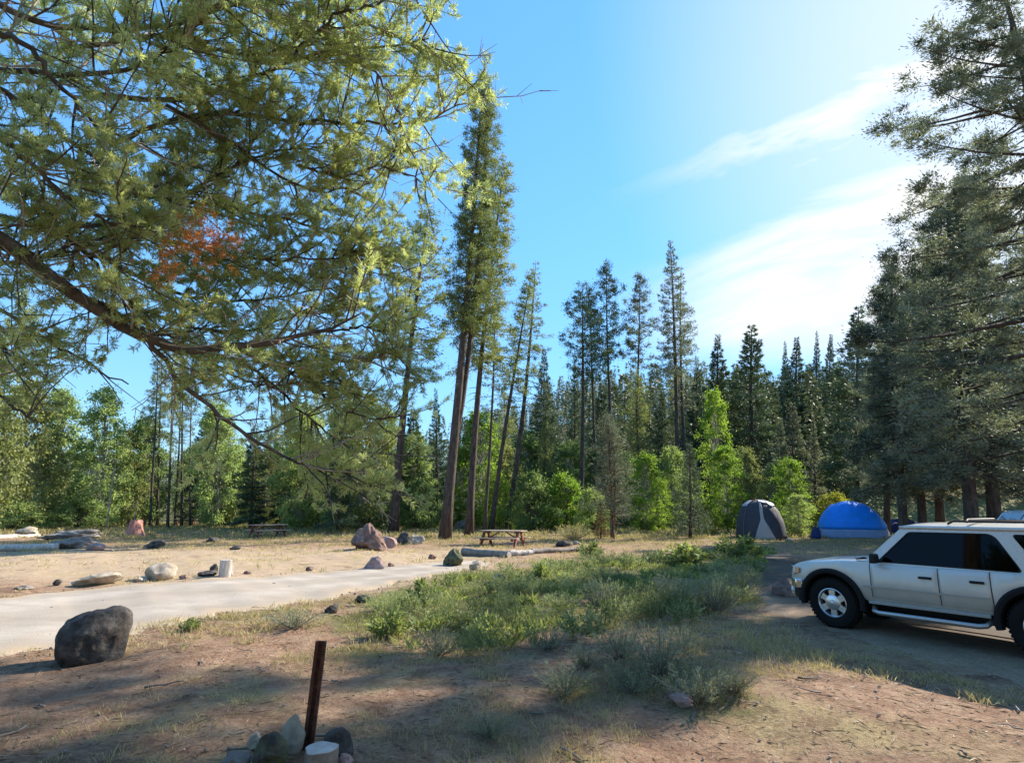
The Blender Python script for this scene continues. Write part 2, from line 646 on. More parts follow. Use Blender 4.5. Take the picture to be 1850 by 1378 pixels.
# kinds
proto('hero_pine_twin', lambda: conifer(101, H=38, cb=.40, R_=2.5, power=.35, nb=260, up0=-.35, up1=.5, curl=.5, dens=130, el=0.19, ew=0.055, style='clump', spread=.3, tr=.44, bend=.25,
      stubs=26, fork=(.17, 1.1, .6, .95), minr=.35, clumps=3.2, clump_r=.34), 'pine_tree', 'olive_needles', 'bark')
proto('slim_pine_dense', lambda: conifer(102, H=30, cb=.40, R_=2.0, power=.35, nb=200, up0=-.3, up1=.5, curl=.5, dens=120, el=0.19, ew=0.058, style='clump', spread=.3, tr=.25, bend=.35,
      stubs=22, minr=.35, clumps=3.0, clump_r=.34), 'pine_tree', 'pine_needles', 'bark')
proto('tall_pine_a', lambda: conifer(103, H=30, cb=.52, R_=2.7, power=.55, nb=90, up0=-.3, up1=.7, curl=.55, dens=85, el=.24, ew=0.075, style='clump', spread=.32, tr=.27, bend=.45,
      stubs=20, minr=.22, clumps=2.0, clump_r=.42), 'pine_tree', 'pine_needles', 'bark')
proto('tall_pine_b', lambda: conifer(104, H=30, cb=.60, R_=2.6, power=.5, nb=72, up0=-.2, up1=.8, curl=.5, dens=95, el=.24, ew=0.075, style='clump', spread=.32, tr=.25, bend=.3,
      stubs=16, gap=.12, minr=.3, clumps=2.0, clump_r=.42, topflat=.45), 'pine_tree', 'pine_needles', 'bark')
proto('spire_pine', lambda: conifer(105, H=30, cb=.50, R_=3.0, power=.85, nb=120, up0=-.35, up1=.55, curl=.35, dens=75, el=.24, ew=0.07, style='spray', spread=.25, tr=.25, bend=.2,
      stubs=16, minr=.06), 'pine_tree', 'grey_needles', 'bark')
proto('wispy_pine', lambda: conifer(106, H=30, cb=.42, R_=2.6, power=.7, nb=70, up0=-.2, up1=.5, curl=.4, dens=60, el=.22, ew=0.065, style='spray', spread=.25, tr=.2, bend=.3,
      stubs=14, minr=.1, gap=.1), 'pine_tree', 'grey_needles', 'bark')
proto('fir_a', lambda: conifer(107, H=20, cb=.04, R_=3.4, power=.9, nb=190, up0=-.35, up1=.5, curl=.3, dens=95, el=.28, ew=.075, style='spray', spread=.32, tr=.24, bend=.1, minr=.05), 'fir_tree', 'dark_needles', 'bark')
proto('fir_b', lambda: conifer(108, H=20, cb=.07, R_=3.0, power=.7, nb=150, up0=-.4, up1=.55, curl=.45, dens=95, el=.30, ew=.085, style='spray', spread=.36, tr=.22, bend=.15, minr=.08, gap=.12), 'fir_tree', 'dark_needles', 'bark')
proto('fir_c', lambda: conifer(109, H=20, cb=.03, R_=3.0, power=1.05, nb=170, up0=-.2, up1=.7, curl=.25, dens=95, el=.26, ew=.07, style='spray', spread=.3, tr=.22, bend=.1, minr=.04), 'fir_tree', 'dark_needles', 'bark')
proto('young_fir', lambda: conifer(110, H=7, cb=.06, R_=1.55, power=.6, nb=130, up0=-.1, up1=.7, curl=.35, dens=95, el=.15, ew=.035, style='spray', spread=.34, tr=.10, bend=.05, minr=.10), 'fir_tree', 'pine_needles', 'bark')
proto('twin_young_pine', lambda: conifer(111, H=9.4, cb=.16, R_=1.75, power=.45, nb=150, up0=.0, up1=.8, curl=.35, dens=70, el=.16, ew=.032, style='clump', spread=.34, tr=.13, bend=.1, minr=.2,
      fork=(.04, .42, .1, .92), clumps=3.4, clump_r=.3, stubs=8), 'pine_tree', 'grey_needles', 'red_bark')
proto('bushy_pine', lambda: conifer(112, H=14, cb=.10, R_=3.0, power=.5, nb=120, up0=-.1, up1=.8, curl=.4, dens=52, el=.26, ew=.07, style='clump', spread=.36, tr=.2, bend=.2, minr=.22, clumps=2.2, clump_r=.5), 'pine_tree', 'olive_needles', 'bark')
proto('aspen', lambda: broadleaf(113, H=9, R_=1.7, n_cl=150, n_leaf=85, leaf=.15, cr=.5, tr=.09, z0=.05, shape=.8), 'aspen_tree', 'aspen_leaves', 'pale_bark')
proto('cottonwood', lambda: broadleaf(114, H=14, R_=3.6, n_cl=210, n_leaf=95, leaf=.26, cr=.85, tr=.2, z0=.04, shape=.72), 'broadleaf_tree', 'pale_leaves', 'pale_bark')
proto('cottonwood_tall', lambda: broadleaf(115, H=16, R_=2.9, n_cl=200, n_leaf=90, leaf=.25, cr=.8, tr=.18, z0=.04, shape=.62), 'broadleaf_tree', 'pale_leaves', 'pale_bark')
proto('willow', lambda: broadleaf(116, H=3.4, R_=2.2, n_cl=130, n_leaf=80, leaf=.13, cr=.42, tr=.05, stems=6, z0=.03, shape=.55), 'willow_bush', 'willow_leaves', 'bark')


# ------------------------------------------------------------------ the big pine whose boughs hang over the view
def near_pine():
    r = np.random.default_rng(77)
    W = Wood()
    quads, tones = [], []
    rust = [[], []]
    grey = Wood()
    root_xy = np.array([-7.6, 4.4])
    tb = np.array([*root_xy, float(hgt(*root_xy)) - .2])
    z = np.linspace(0, 1, 12)
    TP = tb + np.stack([.5 * z, .25 * z, 15.5 * z], 1)
    W.tube(TP, .36 * (1 - z) ** .8 + .03, 12)
    # limbs seen in the photo: pixel course, distance from the camera at both ends, radius
    limbs = [
        ([(-160, 330), (60, 470), (150, 540), (215, 590), (300, 634), (420, 630), (560, 606), (660, 562)], 5.3, 4.9, .058, .45),
        ([(160, 540), (240, 575), (330, 690), (420, 772), (520, 830), (640, 862)], 5.2, 4.9, .032, .4),
        ([(-120, 500), (20, 572), (120, 635), (232, 694)], 6.0, 5.4, .020, .0),
        ([(-160, 60), (0, 165), (60, 205), (115, 245), (230, 330), (330, 372)], 6.4, 5.8, .040, 1.0),
        ([(-140, -60), (60, 40), (250, 60), (345, 30), (430, 10), (540, -30)], 6.4, 5.6, .040, 1.0),
        ([(120, 90), (300, 60), (390, 95), (500, 100), (570, 40)], 6.2, 5.6, .026, 1.0),
        ([(150, 170), (330, 185), (420, 152), (520, 112), (590, 88), (700, 86), (775, 70)], 6.4, 5.4, .034, 1.0),
        ([(200, 260), (330, 205), (450, 208), (540, 222), (660, 222), (760, 228), (830, 188)], 6.6, 5.4, .034, .8),
        ([(60, 260), (220, 350), (300, 360), (375, 330), (420, 300), (500, 270), (600, 250)], 6.3, 5.8, .032, 1.0),
        ([(150, 330), (330, 360), (430, 378), (520, 398), (640, 428), (720, 440)], 6.6, 5.8, .030, 1.0),
        ([(40, 420), (180, 400), (330, 440), (460, 470), (570, 470), (660, 455)], 6.2, 5.7, .030, 1.0),
        ([(-60, 380), (120, 420), (250, 500), (350, 540), (470, 545), (600, 520)], 6.6, 6.2, .034, 1.0),
        ([(420, 630), (500, 660), (570, 690), (640, 700)], 6.1, 5.7, .020, .8),
        ([(330, 632), (400, 670), (470, 700), (540, 690)], 6.1, 5.6, .018, .7),
        ([(-40, 120), (140, 140), (260, 120), (380, 30), (450, -40)], 5.9, 5.3, .03, 1.0),
        ([(-60, 300), (60, 350), (170, 480), (260, 560)], 5.7, 5.2, .03, 1.0),
        ([(-100, 180), (60, 300), (160, 390), (240, 420)], 5.5, 5.0, .03, 1.0),
        ([(560, 606), (640, 590), (700, 600), (735, 560)], 6.0, 5.6, .014, .7),
        ([(520, 112), (600, 30), (700, 0), (790, -30)], 5.7, 5.1, .018, 1.0),
        ([(-80, 470), (40, 480), (130, 450), (210, 470)], 5.6, 5.2, .026, 1.0),
        ([(-60, 20), (60, 90), (170, 230), (260, 260)], 5.5, 5.0, .03, 1.0),
        ([(300, 190), (420, 260), (520, 330), (590, 350), (680, 330)], 6.0, 5.6, .02, .9),
        ([(-120, 520), (-40, 590), (20, 640), (60, 690)], 5.6, 5.3, .02, .8),
        ([(-100, 640), (-30, 690), (30, 740), (75, 778)], 5.6, 5.4, .018, .15),
        ([(430, 640), (520, 720), (600, 790), (680, 830)], 5.9, 5.5, .016, .7),
        ([(480, 660), (580, 650), (680, 650), (740, 610)], 6.0, 5.6, .016, .8),
        ([(560, 700), (620, 740), (680, 760), (730, 750)], 5.9, 5.6, .012, .7),
        ([(250, 560), (340, 590), (450, 600), (560, 560), (640, 540)], 6.3, 5.9, .02, .9),
        ([(600, 450), (680, 480), (740, 510)], 5.9, 5.7, .014, .8),
        ([(600, 88), (680, 130), (720, 200), (740, 270), (770, 330)], 5.6, 5.2, .012, .45),
        ([(540, 300), (620, 320), (700, 300), (770, 330)], 5.6, 5.3, .012, .55),
        ([(-80, 560), (-10, 580), (40, 640), (70, 640)], 7.5, 7.2, .02, .9),
    ]

    def spline(P, n):
        P = np.asarray(P, float)
        k = np.concatenate([[0], np.cumsum(np.linalg.norm(np.diff(P, axis=0), axis=1))])
        u = np.linspace(0, k[-1], n)
        Q = np.stack([np.interp(u, k, P[:, i]) for i in range(3)], 1)
        for _ in range(2):
            Q[1:-1] = .25 * Q[:-2] + .5 * Q[1:-1] + .25 * Q[2:]
        return Q, k[-1]

    def needles(P0, P1, n, tone, bank=None):
        d = norm(P1 - P0)
        ln = np.linalg.norm(P1 - P0)
        s = r.uniform(.15, 1.05, n) ** .7
        b = P0 + d * (s * ln)[:, None]
        rad = r.normal(0, 1, (n, 3))
        rad = norm(rad - d * (rad @ d)[:, None])
        dd = d * r.uniform(.3, 1.1, n)[:, None] + rad * .8 + np.array([0, 0, .12])
        q = leaf_quads(b, dd, r.uniform(.03, .058, n), r.uniform(.0042, .0075, n), r)
        t = np.clip(tone + r.normal(0, .16, n), 0, 1)
        if bank is None:
            quads.append(q)
            tones.append(t)
        else:
            rust[0].append(q)
            rust[1].append(t)

    rust_c = [at_dist(378, 438, 4.75), at_dist(300, 468, 4.75)]
    for li, (pp, d0, d1, rad, leafy) in enumerate(limbs):
        n = len(pp)
        P = [at_dist(x, y, d0 + (d1 - d0) * i / (n - 1) + r.normal(0, .05)) for i, (x, y) in enumerate(pp)]
        if li > 0: rad = rad * .6
        Q, L = spline(P, 22)
        Q[1:-1] += r.normal(0, .012, (20, 3))
        zt = min(14.5, max(3.0, Q[0][2] + .4))
        tp = np.array([np.interp(zt, TP[:, 2], TP[:, i]) for i in range(3)])
        if pp[0][0] < 0:
            lead = tp + (Q[0] - tp) * np.linspace(0, .92, 5)[:, None]
            lead[1:, 2] -= .15 * np.sin(np.linspace(0, pi, 5)[1:])
            full = np.concatenate([lead, Q])
            rr = np.concatenate([np.linspace(rad * 1.5, rad, 5), rad * (1 - np.linspace(0, 1, 22)) ** .8 + .005])
        else:
            full, rr = Q, rad * (1 - np.linspace(0, 1, 22)) ** .8 + .005
        W.tube(full, rr, 7)
        if leafy <= 0:
            for _ in range(7):
                k = r.uniform(3, 18)
                p = Q[int(k)]
                d = norm(norm(Q[int(k) + 1] - Q[int(k)]) + r.normal(0, .6, 3))
                W.tube(np.array([p, p + d * .2, p + d * .45 + r.normal(0, .04, 3)]), [.006, .004, .0015], 4, cap=False)
            continue
        ns = int(L / .050 * (.45 + .55 * leafy))
        for _ in range(ns):
            k = r.uniform(1.5, 20.9)
            i0 = int(k)
            p = Q[i0] + (Q[i0 + 1] - Q[i0]) * (k - i0)
            ld = norm(Q[min(21, i0 + 1)] - Q[i0])
            a = norm(np.cross(ld, r.normal(size=3)))
            d = norm(ld * r.uniform(.35, .9) + a * r.uniform(.5, 1.0) + np.array([0, 0, .10]))
            sl = r.uniform(.28, .85) * (.75 + .35 * leafy)
            S = [p]
            dd = d.copy()
            for q in range(4):
                dd = norm(dd + r.normal(0, .13, 3) + np.array([0, 0, .07]))
                S.append(S[-1] + dd * sl / 4)
            S = np.array(S)
            wood = grey if r.random() < .5 else W
            wood.tube(S, np.linspace(.0085, .003, 5), 4, cap=False)
            stone = r.normal(.45, .17)
            dead = r.random() < (.2 if leafy > .6 else .35)
            nt = int(sl / .052)
            for q in range(nt):
                u = r.uniform(.15, 1.0)
                k2 = u * 4
                j = min(3, int(k2))
                tp_ = S[j] + (S[j + 1] - S[j]) * (k2 - j)
                td = norm(norm(S[j + 1] - S[j]) * .7 + r.normal(0, .55, 3) + np.array([0, 0, .1]))
                tl = r.uniform(.07, .20)
                te = tp_ + td * tl
                if r.random() < .5:
                    (grey if dead else W).tube(np.array([tp_, te]), [.0035, .0018], 3, cap=False)
                if dead: continue
                m = te - np.array([0, 0, 0])
                isr = any(np.linalg.norm(m - c) < rc for c, rc in zip(rust_c, (.14, .10)))
                needles(tp_, te, int(58 * r.uniform(.7, 1.3)), stone + r.normal(0, .1), rust if isr else None)
    # dead sprigs: a few more rust needles round their centres
    for c, rc, n in ((rust_c[0], .17, 64), (rust_c[1], .11, 26)):
        for _ in range(n):
            p = c + r.normal(0, rc * .5, 3)
            needles(p, p + norm(r.normal(0, 1, 3) + np.array([.4, 0, .3])) * .13, 24, .5, rust)
    root = empty('pine_tree', tb)
    off = Vector(-tb)
    o1 = W.build('trunk', M['limb_bark'], root)
    o2 = grey.build('dead_twigs', M['grey_wood'], root)
    o3 = quad_mesh('crown', np.concatenate(quads), np.concatenate(tones), M['sunny_needles'], root)
    o4 = quad_mesh('dead_sprig', np.concatenate(rust[0]), np.concatenate(rust[1]), M['rust_needles'], root)
    o4['label'] = 'rust orange dead needles in the green bough'
    for o in (o1, o2, o3, o4):
        o.location = off
    tag(root, 'near pine with drooping leafy boughs over the gravel road and a rust orange dead sprig', 'pine tree')
    return root

# ------------------------------------------------------------------ camera, sun, sky
def build_camera():
    cam = bpy.data.cameras.new('camera')
    o = bpy.data.objects.new('camera', cam)
    COL.objects.link(o)
    cam.sensor_fit = 'HORIZONTAL'
    cam.sensor_width = 36
    cam.lens = 36 * FPX / 1850
    cam.clip_start = .05
    cam.clip_end = 4000
    o.location = (0, 0, CAMZ)
    o.rotation_euler = (pi / 2 + PITCH, 0, 0)
    SC.camera = o


def build_light():
    s = bpy.data.lights.new('sun', 'SUN')
    s.energy = SUN_STRENGTH
    s.angle = math.radians(.53)
    s.color = (1.0, .93, .82)
    o = bpy.data.objects.new('sun', s)
    COL.objects.link(o)
    o.rotation_euler = SUNV.to_track_quat('Z', 'Y').to_euler()
    o.location = (30, 20, 40)
    w = bpy.data.worlds.new('World')
    SC.world = w
    w.use_nodes = True
    nt = w.node_tree
    N, Lk = nt.nodes, nt.links
    bg = N['Background']
    out = N['World Output']
    sky = N.new('ShaderNodeTexSky')
    sky.sky_type = 'NISHITA'
    sky.sun_disc = False
    sky.sun_elevation = SUN_EL
    sky.sun_rotation = SUN_AZ
    sky.altitude = 1800
    sky.air_density = 1.0
    sky.dust_density = .0
    sky.ozone_density = 2.2
    hs = N.new('ShaderNodeHueSaturation')
    hs.inputs['Saturation'].default_value = SKY_SAT
    hs.inputs['Hue'].default_value = SKY_HUE
    Lk.new(sky.outputs[0], hs.inputs['Color'])
    # gentle roll-off of the brightest air, hue kept
    lum = N.new('ShaderNodeRGBToBW')
    Lk.new(hs.outputs[0], lum.inputs[0])
    k = math_n(nt, 'DIVIDE', SKY_GAIN, math_n(nt, 'ADD', 1.0, math_n(nt, 'DIVIDE', lum.outputs[0], SKY_KNEE)))
    sc = N.new('ShaderNodeVectorMath')
    sc.operation = 'SCALE'
    Lk.new(hs.outputs[0], sc.inputs[0])
    Lk.new(k, sc.inputs['Scale'])
    Lk.new(sc.outputs[0], bg.inputs['Color'])
    bg.inputs['Strength'].default_value = SKY_STRENGTH
    # thin high clouds, fixed in the sky: u = x / y and w = z / y of the direction of view
    tc = N.new('ShaderNodeTexCoord')
    sx = N.new('ShaderNodeSeparateXYZ')
    Lk.new(tc.outputs['Generated'], sx.inputs[0])
    ysafe = math_n(nt, 'MAXIMUM', sx.outputs[1], .02)
    u = math_n(nt, 'DIVIDE', sx.outputs[0], ysafe)
    wv = math_n(nt, 'DIVIDE', sx.outputs[2], ysafe)

    def uw(px, py):
        d = ray(px, py)
        return d[0] / d[1], d[2] / d[1]

    def band(a, b, wa, wb, soft, nscale, namp, fade0, fade1):
        """streak from pixel a to pixel b, half-width wa to wb"""
        (ua, va), (ub, vb) = uw(*a), uw(*b)
        L = math.hypot(ub - ua, vb - va)
        tx, ty = (ub - ua) / L, (vb - va) / L
        du = math_n(nt, 'SUBTRACT', u, ua)
        dv = math_n(nt, 'SUBTRACT', wv, va)
        s = math_n(nt, 'ADD', math_n(nt, 'MULTIPLY', du, tx), math_n(nt, 'MULTIPLY', dv, ty))
        n = math_n(nt, 'ADD', math_n(nt, 'MULTIPLY', du, -ty), math_n(nt, 'MULTIPLY', dv, tx))
        cmb = N.new('ShaderNodeCombineXYZ')
        Lk.new(math_n(nt, 'MULTIPLY', s, nscale), cmb.inputs[0])
        Lk.new(math_n(nt, 'MULTIPLY', n, nscale * 4.5), cmb.inputs[1])
        cmb.inputs[2].default_value = a[0] * .01
        no = tex_noise(nt, 1.0, 7, .6, cmb.outputs[0], .4)
        half = math_n(nt, 'ADD', maprange(nt, s, 0, L, wa, wb), math_n(nt, 'MULTIPLY', math_n(nt, 'SUBTRACT', no.outputs[0], .5), namp))
        q = math_n(nt, 'SUBTRACT', half, math_n(nt, 'ABSOLUTE', n))
        m = maprange(nt, q, -soft, soft, 0, 1, True)
        m = math_n(nt, 'MULTIPLY', m, maprange(nt, s, fade0 * L, fade1 * L, 0, 1, True))
        tex = maprange(nt, no.outputs[0], .25, .6, .45, 1.0)
        return math_n(nt, 'MULTIPLY', m, tex)

    m1 = math_n(nt, 'MULTIPLY', band((1090, 375), (1640, 165), .004, .085, .075, 3.2, .17, -.05, .7), .9)
    m2 = band((1180, 590), (1700, 440), .06, .19, .10, 2.4, .14, -.2, .35)
    m3 = math_n(nt, 'MULTIPLY', band((1230, 470), (1640, 385), .0, .06, .06, 3.2, .16, .0, .9), .5)
    m4 = math_n(nt, 'MULTIPLY', band((1150, 60), (1700, -40), .02, .30, .22, 2.0, .25, .0, 1.1), .45)
    mk = math_n(nt, 'MAXIMUM', math_n(nt, 'MAXIMUM', m1, m2), math_n(nt, 'MAXIMUM', m3, m4))
    # bright milky air round the sun
    dt = N.new('ShaderNodeVectorMath')
    dt.operation = 'DOT_PRODUCT'
    nm = N.new('ShaderNodeVectorMath')
    nm.operation = 'NORMALIZE'
    Lk.new(tc.outputs['Generated'], nm.inputs[0])
    Lk.new(nm.outputs[0], dt.inputs[0])
    dt.inputs[1].default_value = SUNV
    glow = math_n(nt, 'POWER', maprange(nt, dt.outputs['Value'], .78, 1.0, 0, .8), 1.5)
    mk = math_n(nt, 'MAXIMUM', mk, glow)
    bg2 = N.new('ShaderNodeBackground')
    bg2.inputs['Color'].default_value = (1, .985, .96, 1)
    bg2.inputs['Strength'].default_value = CLOUD_STRENGTH
    mx = N.new('ShaderNodeMixShader')
    Lk.new(mk, mx.inputs[0])
    Lk.new(bg.outputs[0], mx.inputs[1])
    Lk.new(bg2.outputs[0], mx.inputs[2])
    Lk.new(mx.outputs[0], out.inputs['Surface'])
    v = SC.view_settings
    v.view_transform = 'Standard'
    v.look = 'None'
    v.exposure = EXPOSURE
    v.gamma = 1


# ------------------------------------------------------------------ ground
def gauss_mask(x, y, pts):
    m = np.zeros_like(x)
    for (px, py, rr, a) in pts:
        p = gp(px, py)
        m = np.maximum(m, a * np.exp(-(((x - p[0]) ** 2 + (y - p[1]) ** 2) / rr ** 2)))
    return m


GREEN_PTS = [(700, 1120, 1.8, .9), (800, 1080, 2.5, 1), (950, 1050, 4, 1), (1100, 1030, 4, 1), (1250, 1030, 4, 1), (1350, 1020, 3.5, 1), (1000, 1110, 2.2, .9), (850, 1150, 1.2, .9),
             (1180, 1210, .9, .8), (1290, 1260, .7, .7), (1040, 1240, .6, .7), (880, 1320, .5, .5), (500, 1110, 2, .5), (640, 1180, 1, .6), (1330, 1080, 1.4, .8)]


def ground_mesh():
    def axis(lo, hi, step, far, grow):
        a = list(np.arange(lo, hi + 1e-6, step))
        s, v = step, hi
        while v < far:
            s *= grow
            v += s
            a.append(v)
        s, v = step, lo
        while v > -far:
            s *= grow
            v -= s
            a.insert(0, v)
        return np.array(a)
    xs = axis(-26, 26, .16, 1500, 1.13)
    ys = axis(1.0, 31, .16, 1500, 1.13)
    X, Y = np.meshgrid(xs, ys)
    Z = hgt(X, Y)
    V = np.stack([X, Y, Z], -1).reshape(-1, 3)
    nx, ny = len(xs), len(ys)
    i = (np.arange(ny - 1)[:, None] * nx + np.arange(nx - 1)[None, :]).reshape(-1)
    Fc = np.stack([i, i + 1, i + 1 + nx, i + nx], 1)
    me = bpy.data.meshes.new('ground')
    me.vertices.add(len(V))
    me.vertices.foreach_set('co', V.astype(np.float32).reshape(-1))
    me.loops.add(len(Fc) * 4)
    me.loops.foreach_set('vertex_index', Fc.astype(np.int32).reshape(-1))
    me.polygons.add(len(Fc))
    me.polygons.foreach_set('loop_start', np.arange(0, len(Fc) * 4, 4, dtype=np.int32))
    me.polygons.foreach_set('use_smooth', np.ones(len(Fc), bool))
    me.update(calc_edges=True)
    x, y = V[:, 0], V[:, 1]
    green = np.maximum(gauss_mask(x, y, GREEN_PTS), .85 * sstep(38, 60, y + .25 * x))
    green = np.maximum(green, .45 * sstep(24, 34, y) * sstep(-4, 4, x))
    a = me.attributes.new('green', 'FLOAT', 'POINT')
    a.data.foreach_set('value', green.astype(np.float32))
    # packed pale dirt beyond the road
    tan = sstep(13, 16, y + .15 * x) * sstep(34, 26, y) * sstep(3, -4, x)
    a = me.attributes.new('tan', 'FLOAT', 'POINT')
    a.data.foreach_set('value', tan.astype(np.float32))
    m, nt, N, Lk, P, O = new_mat('ground_soil')
    tc = N.new('ShaderNodeTexCoord')
    co = tc.outputs['Object']
    big = tex_noise(nt, .55, 6, .65, co, .3)
    mid = tex_noise(nt, 2.6, 8, .72, co, .2)
    fine = tex_noise(nt, 22, 8, .75, co)
    grit = tex_noise(nt, 90, 4, .7, co)
    soil = ramp(nt, [(.30, (.105, .057, .035)), (.45, (.24, .14, .087)), (.56, (.385, .252, .16)), (.70, (.55, .405, .275))])
    Lk.new(math_n(nt, 'ADD', math_n(nt, 'MULTIPLY', mid.outputs[0], .55), math_n(nt, 'MULTIPLY', fine.outputs[0], .45)), soil.inputs[0])
    tanr = ramp(nt, [(.3, (.30, .20, .12)), (.5, (.46, .335, .215)), (.7, (.54, .42, .28))])
    Lk.new(math_n(nt, 'ADD', math_n(nt, 'MULTIPLY', mid.outputs[0], .5), math_n(nt, 'MULTIPLY', fine.outputs[0], .5)), tanr.inputs[0])
    ta = N.new('ShaderNodeAttribute')
    ta.attribute_name = 'tan'
    c = mixc(nt, ta.outputs['Fac'], soil.outputs[0], tanr.outputs[0])
    # dry straw patches
    straw = ramp(nt, [(.35, (.26, .19, .085)), (.65, (.50, .40, .20))])
    Lk.new(fine.outputs[0], straw.inputs[0])
    c = mixc(nt, maprange(nt, big.outputs[0], .50, .66, 0, .75, True), c, straw.outputs[0])
    # duff: dark reddish needles
    n4 = tex_noise(nt, 1.3, 7, .7, co, .6)
    c = mixc(nt, maprange(nt, n4.outputs[0], .54, .68, 0, .7, True), c, (.125, .064, .04))
    ga = N.new('ShaderNodeAttribute')
    ga.attribute_name = 'green'
    gr = ramp(nt, [(.3, (.055, .065, .02)), (.5, (.13, .135, .045)), (.7, (.25, .23, .09))])
    Lk.new(math_n(nt, 'ADD', math_n(nt, 'MULTIPLY', mid.outputs[0], .6), math_n(nt, 'MULTIPLY', fine.outputs[0], .4)), gr.inputs[0])
    gf = math_n(nt, 'ADD', ga.outputs['Fac'], math_n(nt, 'MULTIPLY', math_n(nt, 'SUBTRACT', mid.outputs[0], .5), 1.6))
    c = mixc(nt, maprange(nt, gf, .35, .8, 0, .9, True), c, gr.outputs[0])
    c = mixc(nt, maprange(nt, grit.outputs[0], .3, .75, .0, .35), c, (.05, .035, .025))
    Lk.new(c, P.inputs['Base Color'])
    P.inputs['Roughness'].default_value = .97
    P.inputs['Specular IOR Level'].default_value = .1
    hsum = math_n(nt, 'ADD', math_n(nt, 'MULTIPLY', mid.outputs[0], 1.4), math_n(nt, 'ADD', math_n(nt, 'MULTIPLY', fine.outputs[0], .55), math_n(nt, 'MULTIPLY', grit.outputs[0], .18)))
    Lk.new(bump(nt, hsum, 1.0, .055), P.inputs['Normal'])
    me.materials.append(m)
    o = bpy.data.objects.new('ground', me)
    COL.objects.link(o)
    tag(o, kind='structure')
    return o


def ribbon(name, near, far, mat, n=120, k=12, wob=.16, lift=.022):
    def rs(pts):
        P = np.array([gp(*p) for p in pts])
        d = np.concatenate([[0], np.cumsum(np.linalg.norm(np.diff(P[:, :2], axis=0), axis=1))])
        u = np.linspace(0, d[-1], n)
        Q = np.stack([np.interp(u, d, P[:, i]) for i in range(2)], 1)
        for _ in range(6):
            Q[1:-1] = .25 * Q[:-2] + .5 * Q[1:-1] + .25 * Q[2:]
        return Q
    A, B = rs(near), rs(far)
    u = np.linspace(0, 1, n)
    wa = wob * (np.sin(u * 61) + .6 * np.sin(u * 137 + 1) + .5 * np.sin(u * 23 + 2))
    wb = wob * (np.sin(u * 53 + 2) + .6 * np.sin(u * 121) + .5 * np.sin(u * 19))
    D = norm(B - A)
    A = A + D * wa[:, None]
    B = B + D * wb[:, None]
    t = np.linspace(0, 1, k)
    G = A[:, None, :] + (B - A)[:, None, :] * t[None, :, None]
    edge = np.minimum(t, 1 - t)
    li = np.where(edge > .01, lift, -.03)
    Z = hgt(G[..., 0], G[..., 1]) + li[None, :]
    V = np.concatenate([G, Z[..., None]], -1).reshape(-1, 3)
    F_ = [(i * k + j, i * k + j + 1, (i + 1) * k + j + 1, (i + 1) * k + j) for i in range(n - 1) for j in range(k - 1)]
    o = mesh_from(name, V, F_, mat)
    if o.data.polygons[0].normal.z < 0:
        o.data.flip_normals()
    a = o.data.attributes.new('edge', 'FLOAT', 'POINT')
    a.data.foreach_set('value', np.tile(np.clip(edge / .22, 0, 1), n).astype(np.float32))
    a = o.data.attributes.new('rut', 'FLOAT', 'POINT')
    rut = np.exp(-((t - .30) / .09) ** 2) + np.exp(-((t - .72) / .09) ** 2)
    a.data.foreach_set('value', np.tile(rut, n).astype(np.float32))
    tag(o, kind='structure')
    return o, G


